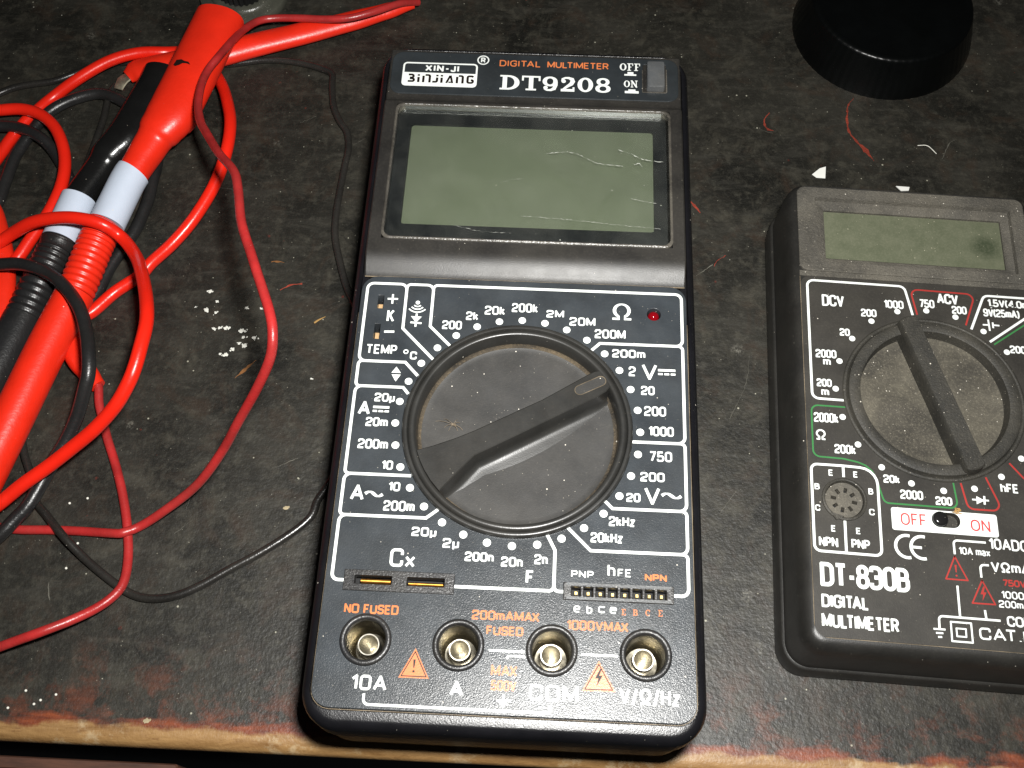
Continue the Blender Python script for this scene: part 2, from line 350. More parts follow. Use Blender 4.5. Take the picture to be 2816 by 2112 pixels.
M['black_gloss'] = plastic('black_glossy_boot', (.006,.006,.006), .22, .5, .05, 1.5, .2, speck=.08, film=.02, cell=2.2, rad=.25)
M['black_wire'] = plastic('black_thin_wire', (.014,.013,.012), .27, .6, .1, .6, .4, speck=.06, film=.08)
M['sleeve'] = plastic('milky_sleeve', (.5,.56,.66), .5, .4, .05, .8, 0, speck=.03, var=.04)
M['crumb'] = plastic('white_crumb', (.66,.66,.6), .8, .2, .5, .3, 0, speck=0, var=.15)
M['bead'] = plastic('white_bead', (.75,.74,.66), .5, .4, 0, .3, 0, speck=0, var=.1)
M['paper'] = plastic('white_paper_scrap', (.72,.72,.68), .8, .2, 0, .3, 0, speck=0, var=.05)
M['flake'] = plastic('beige_flake', (.36,.3,.19), .9, .1, .6, .3, 0, speck=0, var=.3)
M['fluff'] = plastic('yellow_fluff', (.36,.22,.08), .9, .1, .6, .3, 0, speck=0, var=.3)
M['spider'] = plastic('dry_spider', (.15,.12,.085), .6, .3, .3, .2, 0, speck=0, var=.4)
M['slot_gold'] = plastic('slot_card_edge', (.4,.26,.13), .5, .4, .2, .3, 0, speck=0, var=.2)
M['scratch_red'] = plastic('red_undercoat', (.22,.035,.02), .7, .2, .7, .5, 0, speck=0, var=.5)
M['scratch_orange'] = plastic('orange_undercoat', (.17,.075,.025), .7, .2, .7, .5, 0, speck=0, var=.5)
M['ink'] = plastic('black_ink', (.01,.005,.004), .5, .3, speck=0)
M['lens_scratch'] = plastic('lens_scratch', (.45,.46,.42), .4, .5, speck=0)
M['grooved'] = plastic('grey_grooved_plastic', (.045,.046,.036), .3, .5, .2, .6, .5, speck=.1, film=.1)
M['cap'] = plastic('black_cap_plastic', (.0015,.0018,.0018), .3, .25, .05, 1.0, 0, speck=.02, cell=3, rad=.2)
def metal(name, col, rough, grain=0.0):
    m, nt, b = new_mat(name); v = coord(nt)
    c = mixc(nt, ramp(nt, noise(nt, v, .7, 4), .35, .7), tuple(x*.6 for x in col), col); lk(nt, c, b.inputs['Base Color'])
    b.inputs['Metallic'].default_value = 1.0
    lk(nt, math_(nt, 'ADD', rough, math_(nt, 'MULTIPLY', noise(nt, v, .9, 3), .12)), b.inputs['Roughness'])
    if grain: bump(nt, b, noise(nt, v, 1.2, 2), grain, .5)
    return m
M['tube'] = metal('nickel_tube', (.6,.57,.49), .27)
M['cup'] = metal('tarnished_nickel_cup', (.36,.33,.26), .13)
M['brass'] = metal('brass_contact', (1.0,.5,.1), .35)
M['pin'] = metal('gold_pin', (.62,.46,.2), .3)
M['jaw'] = metal('dull_jaw', (.55,.5,.38), .5)
M['chrome'] = metal('bright_knurl', (.6,.6,.5), .25, .3)
# red indicator lamp (unlit), clear red plastic
m, nt, b = new_mat('red_lamp_lens'); b.inputs['Base Color'].default_value = (.16,.002,.005,1); b.inputs['Roughness'].default_value = .08; b.inputs['Coat Weight'].default_value = .5; M['led'] = m
# clear window over the display: lets light through, mirrors a little
m, nt, b = new_mat('clear_window'); nt.nodes.remove(b); out = nt.nodes['Material Output']
tr = nd(nt, 'ShaderNodeBsdfTransparent'); tr.inputs[0].default_value = (.93,.95,.92,1); gl = nd(nt, 'ShaderNodeBsdfGlossy', Roughness=.09); df = nd(nt, 'ShaderNodeBsdfDiffuse'); df.inputs[0].default_value = (.5,.5,.45,1)
v = coord(nt); fr = nd(nt, 'ShaderNodeFresnel', IOR=1.45); mx = nd(nt, 'ShaderNodeMixShader'); lk(nt, fr.outputs[0], mx.inputs[0]); 
mx2 = nd(nt, 'ShaderNodeMixShader'); hz = math_(nt, 'ADD', math_(nt, 'MULTIPLY', ramp(nt, noise(nt, v, .05, 5, .7, .6), .4, .8), .035), math_(nt, 'MULTIPLY', specks(nt, v, 2.2, .2, .2), .8))
lk(nt, hz, mx2.inputs[0]); lk(nt, tr.outputs[0], mx2.inputs[1]); lk(nt, df.outputs[0], mx2.inputs[2])
lk(nt, mx2.outputs[0], mx.inputs[1]); lk(nt, gl.outputs[0], mx.inputs[2]); lk(nt, mx.outputs[0], out.inputs['Surface']); M['window'] = m
# small display: dusty, with a dark bruise at its right end (object space is the meter's own)
m, nt, b = new_mat('dusty_small_display'); v = coord(nt); c = mixc(nt, ramp(nt, noise(nt, v, .3, 4), .3, .7), (.075,.085,.05), (.1,.108,.068))
tc = nd(nt, 'ShaderNodeVectorMath', operation='DISTANCE'); lk(nt, v, tc.inputs[0]); tc.inputs[1].default_value = (20.6, 48.2, 22.5)
st = math_(nt, 'ADD', tc.outputs['Value'], math_(nt, 'MULTIPLY', noise(nt, v, .5, 3), 1.5))
c = mixc(nt, ramp(nt, math_(nt, 'DIVIDE', st, 8.0), .3, .68, (.8,.8,.8,1), (0,0,0,1)), c, (.022,.033,.014))
c = mixc(nt, specks(nt, v, .9, .17, .5), c, (.35,.33,.24)); c = mixc(nt, math_(nt, 'MULTIPLY', ramp(nt, noise(nt, v, 2.2, 3, .7), .45, .8), .18), c, (.3,.28,.2))
lk(nt, c, b.inputs['Base Color']); b.inputs['Roughness'].default_value = .6; M['lcd_b'] = m
# tabletop: black paint worn to a red undercoat and to bare wood along the front edge
m, nt, b = new_mat('worn_black_painted_wood'); v = coord(nt); sep = nd(nt, 'ShaderNodeSeparateXYZ'); lk(nt, v, sep.inputs[0]); Y = sep.outputs['Y']
vg = coord(nt, sx=(220.0, 1000.0, 1000.0))
n1 = noise(nt, v, .035, 7, .65, .3); n2 = noise(nt, v, .4, 6, .7); n3 = noise(nt, vg, .25, 6, .65, .5); n4 = noise(nt, v, 2.5, 3, .6)
c = mixc(nt, ramp(nt, n1, .36, .64), (.0065,.0063,.005), (.024,.0225,.018))
c = mixc(nt, math_(nt, 'MULTIPLY', ramp(nt, noise(nt, v, .11, 8, .75, .5), .5, .7), .65), c, (.058,.053,.04))
c = mixc(nt, math_(nt, 'MULTIPLY', ramp(nt, noise(nt, v, .07, 8, .7, 1.0), .52, .66), .6), c, (.032,.021,.014))
c = mixc(nt, math_(nt, 'MULTIPLY', ramp(nt, n2, .52, .76), .6), c, (.062,.058,.044))
c = mixc(nt, math_(nt, 'MULTIPLY', ramp(nt, n3, .52, .72), .38), c, (.055,.052,.043))
c = mixc(nt, math_(nt, 'MULTIPLY', ramp(nt, n4, .55, .85), .5), c, (.075,.07,.055))
c = mixc(nt, math_(nt, 'MULTIPLY', specks(nt, v, 5.0, .75, .3, .6), math_(nt, 'MULTIPLY', ramp(nt, n4, .4, .65), .8)), c, (.16,.022,.012))
c = mixc(nt, specks(nt, v, 2.6, .34, .45), c, (.3,.29,.23))
c = mixc(nt, math_(nt, 'MULTIPLY', specks(nt, v, 1.1, .2, .3), .8), c, (.2,.19,.15))
c = mixc(nt, specks(nt, v, 11.0, .55, .3), c, (.55,.54,.46))
c = mixc(nt, math_(nt, 'MULTIPLY', specks(nt, v, 14.0, 2.6, .5, .8), math_(nt, 'MULTIPLY', ramp(nt, noise(nt, v, 1.1, 5, .75), .46, .62), .8)), c, (.2,.19,.16))
edge = math_(nt, 'ADD', Y, math_(nt, 'ADD', math_(nt, 'MULTIPLY', math_(nt, 'SUBTRACT', n3, .5), 9.0), math_(nt, 'MULTIPLY', math_(nt, 'SUBTRACT', noise(nt, v, .06, 5, .6), .5), 16.0)))
blot = math_(nt, 'ADD', math_(nt, 'MULTIPLY', ramp(nt, noise(nt, v, .1, 7, .72, .3), .5, .62), ramp(nt, math_(nt, 'DIVIDE', math_(nt, 'ADD', Y, 80.0), 34.0), .3, 1.0, (1,1,1,1), (0,0,0,1))), 0.0)
redc = mixc(nt, ramp(nt, noise(nt, vg, .6, 5, .7), .3, .7), (.07,.016,.009), (.22,.055,.02))
c = mixc(nt, math_(nt, 'MULTIPLY', blot, .55), c, redc)
c = mixc(nt, ramp(nt, math_(nt, 'DIVIDE', math_(nt, 'ADD', edge, 80.0), 20.0), .56, .68, (1,1,1,1), (0,0,0,1)), c, redc)
wood = mixc(nt, ramp(nt, noise(nt, vg, .35, 6, .7, .4), .3, .7), (.16,.08,.026), (.34,.2,.08))
wood = mixc(nt, math_(nt, 'MULTIPLY', ramp(nt, noise(nt, v, .12, 6, .7), .56, .64), .38), wood, (.5,.41,.26))
wood = mixc(nt, math_(nt, 'MULTIPLY', ramp(nt, noise(nt, vg, 1.2, 4, .7), .6, .7), .6), wood, (.12,.05,.02))
e2 = math_(nt, 'ADD', Y, math_(nt, 'ADD', math_(nt, 'MULTIPLY', math_(nt, 'SUBTRACT', n3, .5), 3.0), math_(nt, 'MULTIPLY', math_(nt, 'SUBTRACT', noise(nt, v, .09, 5, .65), .5), 5.0)))
tan = ramp(nt, math_(nt, 'DIVIDE', math_(nt, 'ADD', e2, 80.0), 20.0), .535, .585, (1,1,1,1), (0,0,0,1))
c = mixc(nt, tan, c, wood)
lk(nt, c, b.inputs['Base Color']); b.inputs['Specular IOR Level'].default_value = .42
lk(nt, math_(nt, 'ADD', .36, math_(nt, 'MULTIPLY', n2, .2)), b.inputs['Roughness'])
h = math_(nt, 'ADD', math_(nt, 'MULTIPLY', noise(nt, v, 1.0, 4, .6), .8), math_(nt, 'MULTIPLY', noise(nt, v, .25, 5, .6), 1.6)); bump(nt, b, h, .3, .4); M['table'] = m
m, nt, b = new_mat('old_brown_wood'); vg = coord(nt, sx=(150.0, 1000.0, 1000.0)); lk(nt, mixc(nt, ramp(nt, noise(nt, vg, .3, 5, .7), .3, .7), (.025,.01,.006), (.11,.042,.022)), b.inputs['Base Color']); b.inputs['Roughness'].default_value = .7; M['brown_wood'] = m

# ------------------------------------------------------------------ the table
g = G()
XL, XR = -300, 300
prof = [(360,0)]+[(y, 0) for y in (200, 60, 0, -40, -60, -68)]+[(-70.2,-.05),(-71.6,-.4),(-72.8,-1.3),(-73.3,-2.6),(-73.3,-5.0),(-72.9,-6.2),(-71.0,-6.4),(-60,-6.4)]
g.loft([[(XL, y, z) for y, z in prof], [(XR, y, z) for y, z in prof]], closed=False)
table = g.build('tabletop', M['table']); tag(table, kind='structure')
# every face up / out
bm = bmesh.new(); bm.from_mesh(table.data); bmesh.ops.recalc_face_normals(bm, faces=bm.faces)
if sum(f.normal.z*f.calc_area() for f in bm.faces) < 0: bmesh.ops.reverse_faces(bm, faces=bm.faces)
bm.to_mesh(table.data); bm.free()
g = G(); g.box(XL, XR, -66, -64, -140, -6.5); g.build('apron', M['pitch'], table)
g = G(); L = [rr(-300, -86, -78.0, -74.7, .8, z, 4) for z in (-120, -25.6)]+[rr(-299.6, -86.4, -77.6, -75.1, .6, -25, 4)]
g.loft(L, True, True); g.build('drawer_front', M['brown_wood'], table)
def scrape(pts, ws, mt, name='paint_scrape', z=.05):
    g = G(); S, par = spline([(p[0], p[1], 0) for p in pts], .7)
    stroke(g, [(s.x+random.uniform(-.12,.12), s.y+random.uniform(-.12,.12)) for s in S], [max(.05, .75*lerp_tab(ws, q)*random.uniform(.3, 1.15)) for q in par], z)
    return g.build(name, mt, table, smooth=0)
scrape([(102.8,135.7),(100.4,131.2),(99.9,122.7),(101.7,118.6),(104.2,115.1),(106.8,110.5)], [.3,1.0,1.0,1.4,2.4,.3], M['scratch_red'])
scrape([(75.2,128.3),(73.6,125.8),(73.9,122.2),(76.2,121.1)], [.4,1.0,1.2,.6], M['scratch_red'])
scrape([(-76,32.5),(-78.8,29.2),(-81.2,26.5)], [.3,1.3,.4], M['scratch_orange'])
scrape([(-72.5,55.8),(-69.6,57.6),(-66.3,58.1)], [.3,.8,.9], M['scratch_red'])
scrape([(-76.7,65.4),(-74.6,65.6),(-72.7,65.2)], [.4,.9,.3], M['scratch_orange'])
scrape([(-155,124.2),(-153,125.0),(-150.5,126.6)], [.6,1.3,.4], M['scratch_red'])
scrape([(48.5,93.5),(50.2,91.2),(52,88.5)], [.4,1.1,.4], M['scratch_red'])
scrape([(59,73.5),(56.5,71.5),(55.5,69.6)], [.25,.35,.2], M['scratch_red'])

M['scuff'] = plastic('pale_scuff', (.12,.115,.095), .8, .2, .5, .5, 0, speck=0, var=.5)
for P, q in (([(-84,0.5),(-86.5,-6),(-88,-13)],.22), ([(-86,-16),(-90,-20)],.16), ([(-103,92),(-96,91.6),(-88,91)],.14), ([(-57,110),(-53.5,112.5)],.3), ([(58,20),(63,31),(64.5,40)],.12), ([(48,-30),(55,-41)],.16), ([(54,-8),(59,-1)],.14), ([(-120,-34),(-119.4,-37),(-118.6,-39)],.5), ([(70,122),(76,120)],.2), ([(128,112),(131,118),(133,120)],.5), ([(-75,118),(-70,121)],.12), ([(50,66),(55,70)],.4), ([(-66,0),(-60,3)],.2), ([(46,58),(48,62)],.5)):
    scrape(P, [q*.4,q,q*.4] if len(P) > 2 else [q*.5,q], M['scuff'], 'paint_scuff', .045)

# ------------------------------------------------------------------ the large multimeter
mA = thing('multimeter', 'large black digital multimeter with blank grey-green screen and big round dial, in the middle', 'multimeter', (0, 0, 0))
g = G()
case_loops = insets(-44, 44, -71.6, 119.3, 8.5, [(2.0,.5),(1.5,1.2),(1.3,8.0),(1.25,8.05),(.95,8.4),(.35,24),(.35,24.05),(0,24.4),(0,31.6),(.25,33.0),(.8,34.1),(1.55,34.75),(2.1,34.95)], 9)
case_loops.append(rr(-41.95, 41.95, -67.75, 117.1, 4.6, 35.0, 9)); case_loops.append(rr(-41.85, 41.85, -67.65, 117.0, 4.5, 34.9, 9))
case_loops.append(rr(-41.8, 41.8, -67.6, 117.0, 4.5, 33.4, 9)); case_loops.append(rr(-40.2, 40.2, -66, 115.4, 3.5, 33.35, 9))
g.loft(case_loops, True); g.build('case', M['case'], mA)
for x, y in ((-33, -58), (33, -58), (-33, 106), (33, 106)):
    g = G(); g.lathe([(4, 0), (4, 2.7)], x, y, 24, True, True); g.build('rubber_foot', M['hole'], mA)
DC = (.15, -.4)
JX = [(-30.84, -52.53), (-10.39, -52.8), (10.07, -53.0), (30.55, -53.09)]
def rect(x0, x1, y0, y1, r=.15): return [(p[0], p[1]) for p in rr(x0, x1, y0, y1, r, 0, 3)][::-1]
holes = [circ(DC[0], DC[1], 27.2, 96, True)]+[circ(x, y, 5.3, 40, True) for x, y in JX]+[circ(33.22, 32.3, 1.75, 28, True), rect(-37.0,-35.5,31.1,34.9), rect(-37.1,-35.6,22.3,26.6), rect(-36.6,-12.8,-41.4,-37.3), rect(12.7,36.5,-41.4,-38.0)]
panel = plate('front_panel', [(p[0], p[1]) for p in rr(-41.45, 41.45, -67.2, 40.55, 4.2, 0, 8)], holes, 31.5, 35.0, M['panel'], mA, .12)
g = G(); stroke(g, fillet([(-41.62,30),(-41.62,-67.4),(41.62,-67.4),(41.62,30)], 4.3), .12, 34.2); stroke(g, [(-41.2,40.78),(41.2,40.78)], .3, 34.4)
g.build('dust_seam', M['dusty'], mA, smooth=0)
# printed lines and lettering on the front panel
ZP = 35.02; g = G()
def line(pts, wt=.72, R=1.6, z=0, closed=False): stroke(g, fillet(pts, R, closed), wt, ZP+z, closed)
L_, R_ = -40.0, 40.25
line([(-21.6,17.1),(-29.9,25.5,0),(-29.9,38.4),(L_,38.4),(L_,16.0),(-28.4,16.0,0),(-25.0,12.4)])
line([(-29.9,36.3),(-29.9,38.4),(-23.05,38.4),(-23.05,26.4,0),(-17.7,21.1)], z=.006)
line([(-23.05,36.3),(-23.05,38.4),(R_,38.35),(R_,23.4),(19.7,23.4,0),(17.5,21.2)], z=.012)
line([(38.1,23.4),(R_,23.4),(R_,-2.85),(27.5,-2.85)], z=.006)
line([(38.1,-2.85),(R_,-2.85),(R_,-19.8),(23.1,-19.8,0),(21.3,-18.0)], z=.012)
line([(38.1,-19.8),(R_,-19.8),(R_,-30.1),(18.2,-30.1,0),(12.9,-24.9)], z=.006)
line([(38.1,-30.1),(R_,-30.1),(R_,-39.7),(36.9,-39.7)], z=.012)
line([(8.2,-26.8),(10.1,-30.4,0),(10.1,-39.85),(12.3,-39.85)], z=.006)
line([(10.1,-37.6),(10.1,-39.8),(-12.3,-39.8)], z=.012)
line([(-37.1,-39.4),(L_,-39.4),(L_,-24.05),(-19.9,-24.05,0),(-17.2,-21.8)])
line([(-38.0,-24.05),(L_,-24.05),(L_,-13.85),(-24.3,-13.85)], z=.006)
line([(-38.0,-13.85),(L_,-13.85),(L_,9.08),(-28.3,9.08,0),(-26.9,7.4)], z=.012)
line([(-38.0,9.08),(L_,9.08),(L_,16.0),(-38.0,16.0)], z=.018)
for k in range(32):
    a = math.radians(90.2+11.25*k); disc(g, DC[0]+29.45*math.cos(a), DC[1]+29.45*math.sin(a), .93, ZP+.03)
WA= [('K', -34.25, 27.18, 1.95, 3.61), ('TEMP', -38.51, 18.01, 7.73, 2.64), ('C', -27.39, 16.84, 1.7, 2.2), ('200', -20.05, 25.76, 4.95, 2.49), ('2k', -14.2, 28.63, 3.1, 2.43), ('20k', -9.56, 30.41, 5.12, 2.53), ('200k', -2.73, 31.43, 6.6, 2.6), ('20µ', -35.0, 5.03, 5.08, 2.3), ('A', -38.69, 1.31, 2.97, 3.69), ('20m', -36.46, -1.58, 5.37, 2.37), ('2M', 6.09, 30.24, 4.43, 2.15), ('20M', 11.97, 28.17, 6.5, 2.39), ('200M', 18.37, 24.84, 7.69, 2.53), ('200m', 22.77, 19.62, 8.19, 2.29), ('2', 26.87, 14.62, 1.7, 2.65), ('V', 30.06, 13.81, 3.79, 4.35), ('20', 29.87, 9.65, 3.31, 2.42), ('200', 30.6, 4.08, 5.26, 2.59), ('200m', -37.73, -7.4, 7.24, 2.5), ('10', -31.49, -12.57, 2.7, 2.32), ('10', -29.33, -17.85, 2.75, 2.28), ('A', -38.07, -20.49, 3.23, 3.91), ('200m', -30.04, -22.69, 7.28, 2.53), ('20µ', -22.93, -28.47, 5.84, 2.18), ('2µ', -15.6, -30.92, 3.9, 2.28), ('C', -27.31, -35.87, 3.08, 4.28), ('x', -23.84, -35.87, 2.31, 2.55), ('200n', -10.33, -33.82, 6.6, 2.21), ('20n', -2.04, -34.71, 4.93, 2.32), ('1000', 31.6, -1.14, 6.03, 2.54), ('750', 31.71, -7.67, 5.4, 2.61), ('200', 29.59, -12.78, 5.69, 2.33), ('20', 26.29, -18.0, 3.29, 2.18), ('V', 30.48, -18.46, 3.71, 4.32), ('2kHz', 22.29, -24.05, 6.01, 2.37), ('20kHz', 18.16, -28.12, 7.3, 2.4), ('2n', 5.48, -33.83, 3.05, 2.35), ('F', 3.71, -38.42, 1.87, 3.13), ('PNP', 13.9, -36.48, 5.03, 1.62), ('h', 22.1, -35.92, 1.71, 2.88), ('FE', 24.38, -35.89, 3.04, 1.83), ('10A', -32.97, -63.3, 7.72, 3.24), ('A', -11.65, -63.66, 2.96, 3.16), ('e', 14.64, -44.37, 1.42, 2.01), ('b', 17.52, -44.5, 1.24, 1.82), ('c', 20.1, -44.27, 1.44, 2.05), ('e', 22.66, -44.31, 1.51, 2.03), ('COM', 5.51, -63.81, 10.59, 3.44), ('V/Ω/Hz', 24.8, -63.63, 12.99, 3.44)]
for t, x, y, ww, h in WA:
    if t == 'x': h = 3.55
    text(g, t, x, y, ww, h, .66 if (t in ('V', 'A') or (t == 'C' and h > 3)) else .56 if h > 3 else .44 if h > 2.05 else .3, z=ZP+.03)
st = lambda pts, wt, k=0: stroke(g, pts, wt, ZP+.03+k*.006)
st([(-34.55,33.9),(-31.9,33.95)], .5); st([(-33.3,35.3),(-33.25,32.5)], .5, 1); st([(-34.5,24.35),(-31.95,24.45)], .6)
st(arc(-28.5,18.93,.5,0,360,16)[:-1]+[(-28.0,18.93)], .3)
for x0, x1, y in ((-35.08,-31.13,3.52), (34.07,38.32,16.56)):
    st([(x0,y),(x1,y)], .62); q = (x1-x0)
    for a, b_ in ((0,.27),(.36,.64),(.73,1.0)): st([(x0+q*a,y-1.06),(x0+q*b_,y-1.06)], .52)
for x, y, s in ((-34.6,-18.75,4.1), (34.55,-16.1,4.5)):
    st([(x+s*u, y+.52*math.sin((u*1.0)*2*math.pi)) for u in [i/16 for i in range(17)]], [.35+.4*abs(math.cos(u*2*math.pi)) for u in [i/16 for i in range(17)]])
disc(g, -26.75, 33.1, .55, ZP+.03)
for r in (1.15, 1.95, 2.8): st(arc(-26.75,33.1,r,222,318,12), .36)
poly(g, [(-28.15,29.1),(-25.4,29.05),(-26.74,27.3)], ZP+.03); st([(-26.74,29.9),(-26.78,26.1)], .5, 1); st([(-28.15,27.3),(-25.3,27.15)], .5, 2)
poly(g, [(-30.45,14.65),(-31.55,12.95),(-29.2,12.95)], ZP+.03); poly(g, [(-31.45,12.5),(-29.2,12.5),(-30.3,10.6)], ZP+.03)
P = [(22.75,30.6),(24.3,30.6),(24.35,31.2)]+arc(25.1,33.0,1.85,243,-63,18)+[(25.9,31.2),(25.95,30.6),(27.5,30.6)]
st(P, [.6,.6,.4]+[.42+.42*abs(math.cos(math.radians(243-306*i/18)))**1.2 for i in range(19)]+[.4,.6,.6])
st([(-3.65,-53.56),(4.2,-53.6)], .5); st([(16.5,-53.55),(24.4,-53.55)], .5); st(fillet([(.44,-55.3),(.44,-54.6),(4.3,-54.6)], .3), .4)
st(fillet([(-29.95,-64.0),(-29.95,-66.25),(10.1,-66.25),(10.1,-64.7)], 1.8), .55)
st([(.06,-62.75),(.06,-64.1)], .45); st([(-1.35,-64.15),(1.5,-64.1)], .42, 1); st([(-.7,-64.75),(.85,-64.72)], .42, 2); st([(-.25,-65.25),(.4,-65.25)], .35, 3)
g.build('white_lettering', M['white'], panel, smooth=0)
g = G()
OA= [('NPN', 30.47, -36.56, 4.93, 1.63), ('NO FUSED', -36.35, -46.79, 12.12, 2.11), ('200mAMAX', -7.85, -46.96, 14.99, 2.13), ('FUSED', -4.45, -50.22, 8.13, 2.01), ('MAX', -2.95, -59.03, 5.7, 2.41), ('500V', -2.84, -62.1, 5.52, 2.23), ('1000VMAX', 13.2, -48.31, 13.6, 2.2)]
for t, x, y, ww, h in OA: text(g, t, x, y, ww, h, .4, .2, .3, ZP)
OS= [('E', 25.27, -44.52, 0.94, 1.37), ('B', 27.78, -44.51, 1.05, 1.37), ('C', 30.57, -44.45, 1.04, 1.41), ('E', 33.38, -44.43, 0.96, 1.43)]
for t, x, y, ww, h in OS: serif(g, t, x, y, ww, h, ZP)
for P in ([(-19.67,-53.88),(-22.92,-60.29),(-16.29,-60.27)], [(20.38,-54.73),(16.76,-61.3),(24.05,-61.2)]):
    poly(g, P, ZP)
g.build('orange_lettering', M['orange'], panel, smooth=0)
for P in ([(-19.67,-53.88),(-22.92,-60.29),(-16.29,-60.27)], [(20.38,-54.73),(16.76,-61.3),(24.05,-61.2)]):
    g = G(); c = (sum(p[0] for p in P)/3, sum(p[1] for p in P)/3); stroke(g, [(c[0]+(p[0]-c[0])*.82, c[1]+(p[1]-c[1])*.82) for p in P], .22, ZP+.02, True)
    if P[0][0] < 0: stroke(g, [(-19.7,-56.3),(-19.72,-58.1)], [.55,.25], ZP+.02); disc(g, -19.72, -58.85, .27, ZP+.02)
    else: poly(g, [(20.7,-56.4),(19.6,-58.5),(20.3,-58.5),(19.9,-60.3),(21.2,-57.9),(20.5,-57.9),(21.0,-56.5)], ZP+.02)
    g.build('warning_symbol', M['ink'], panel, smooth=0)
# display housing: flat bezel, curved front ledge, groove under the title strip
HT = 36.2
yz = [(41.1,33.2),(41.3,33.75),(42.2,33.95)]+[(42.2+i*.75, 33.95+2.25*(math.sin((i/8)*math.pi/2)**1.0)) for i in range(1, 9)]+[(49.5,HT),(51.6,HT),(96.4,HT),(97.4,HT-.05),(98.0,HT-.7),(99.0,HT-1.1),(100.0,HT-1.1),(100.2,HT-1.1),(116.9,HT-1.1),(116.95,33.4)]
xs = [(-41.6), (-41.2), (-38.0), (38.2), (41.2), (41.6)]
g = G(); vs = []; n = len(yz)
for k, x in enumerate(xs):
    for y, z in yz: vs.append((x, y, (z-.35 if k in (0, 5) else z)))
fs = []
for a in range(len(xs)-1):
    for i in range(n-1):
        if a == 2 and 51.5 < yz[i][0] and yz[i+1][0] < 96.5: continue
        fs.append((a*n+i, (a+1)*n+i, (a+1)*n+i+1, a*n+i+1))
g.add(vs, fs)
for x in (-41.6, 41.6):
    g.add([(x, y, z-.35) for y, z in yz]+[(x, y, 32.5) for y, z in yz], [(i, i+1, n+i+1, n+i) for i in range(n-1)])
g.loft([[(-38,51.6,z),(38.2,51.6,z),(38.2,96.4,z),(-38,96.4,z)] for z in (HT, 32.4)])
g.build('display_housing', M['housing'], mA, smooth=28)
g = G(); g.loft([rr(-38,38.2,51.6,96.4,1.2,34.3,6), rr(-33.7,33.8,57.5,91.0,1.0,34.3,6), rr(-33.5,33.6,57.7,90.8,.9,33.6,6)]); g.build('display_mask', M['mask'], mA)
g = G(); g.box(-36, 36, 55, 92.5, 32.9, 33.7); lcd = g.build('display', M['lcd'], mA, smooth=0)
g = G()
g.loft([rr(-38.15+d,38.35-d,51.4+d,96.55-d,2.2,z,7) for d, z in ((0,HT-.6),(0,HT+.25),(.15,HT+.42),(.5,HT+.5),(.65,HT+.4),(.7,HT-.1),(.7,HT-2.0))]); frame = g.build('window_rim', M['rimdust'], mA, smooth=40)
g = G(); L = [rr(-37.4,37.6,52.15,95.8,1.5,HT-1.5,7), rr(-37.4,37.6,52.15,95.8,1.5,HT-.15,7), rr(-36.9,37.1,52.65,95.3,1.3,HT+.3,7)]
g.loft(L, True, True); win = g.build('window', M['window'], mA, smooth=25)
g = G()
for P, q in (([(4.5,80.4),(7,80.9),(9.9,81.3)],.22), ([(9.9,81.3),(12.5,80.7),(15.3,79.3),(18,77.9),(21.1,77.4),(25.1,77.1)],.26), ([(24,82.6),(27,81.4),(30.5,79.7),(33,79.2),(36.2,78.85)],.3), ([(-7.5,70.4),(-4,71.5),(-1.3,71.9)],.15), ([(-1.7,59.8),(12,59.0),(24,58.0),(35,57.2)],.12), ([(-20,56.3),(-12,54.5),(-4,54.2)],.12), ([(27.5,66.5),(31,65.7),(34,65.2)],.16), ([(28.2,77.6),(29.6,78.2),(30.4,77.0)],.4)):
    S, par = spline([(p[0], p[1], 0) for p in P], .5); stroke(g, [(s.x+random.uniform(-.12,.12), s.y+random.uniform(-.12,.12)) for s in S], [.8*q*random.choice((.08,.3,.6,1.0))*random.uniform(.4,1.1) for s in S], HT+.33)
g.build('scratches', M['lens_scratch'], win, smooth=0)
# title strip and power button
HS = 35.35
strip = plate('title_strip', [(p[0], p[1]) for p in rr(-40.9, 40.9, 100.9, 116.3, 3.2, 0, 8)], [rect(30.9, 37.4, 104.1, 114.2, .3)], HS-1.0, HS, M['strip'], mA, .25)
g = G(); serif(g, 'DT9208', -9.66, 103.35, 31.4, 5.25, HS+.02, .12); serif(g, 'OFF', 24.27, 111.7, 5.9, 2.7, HS+.02); serif(g, 'ON', 25.45, 105.6, 3.9, 2.5, HS+.02)
zt = HS+.02
for x0, x1, y0, y1 in ((26.5,28.2,110.45,111.2),(25.6,29.0,109.85,110.42),(26.75,28.75,104.3,104.85),(25.75,29.65,103.45,104.27)): poly(g, [(x0,y0),(x1,y0),(x1,y1),(x0,y1)], zt)
stroke(g, fillet([(-37.4,103.9),(-16.5,103.9),(-16.5,112.1),(-37.4,112.1)], 1.0, True), .5, zt, True)
poly(g, [(-37.3,103.9),(-16.6,103.9),(-16.6,108.6),(-37.3,108.6)], zt+.006)
text(g, 'XIN-JI', -31.3, 109.15, 9.7, 2.35, .5, .1, .4, zt+.01)
stroke(g, arc(-14.85,113.9,1.55,0,360,28)[:-1], .35, zt, True); text(g, 'R', -15.5, 112.95, 1.3, 1.9, .36, .2, .2, zt)
g.build('white_lettering', M['white'], strip, smooth=0)
g = G(); text(g, 'DIGITAL', -10.1, 111.85, 11.8, 2.3, .36, .4, .3, zt); text(g, 'MULTIMETER', 3.6, 111.85, 17.5, 2.3, .36, .4, .26, zt); g.build('orange_lettering', M['orange'], strip, smooth=0)
g = G(); x = -35.9; y = 105.0; H = 3.0; q = zt+.02; S_ = .68
def ls(pts, wt=S_): stroke(g, fillet(pts, .45), wt, q)
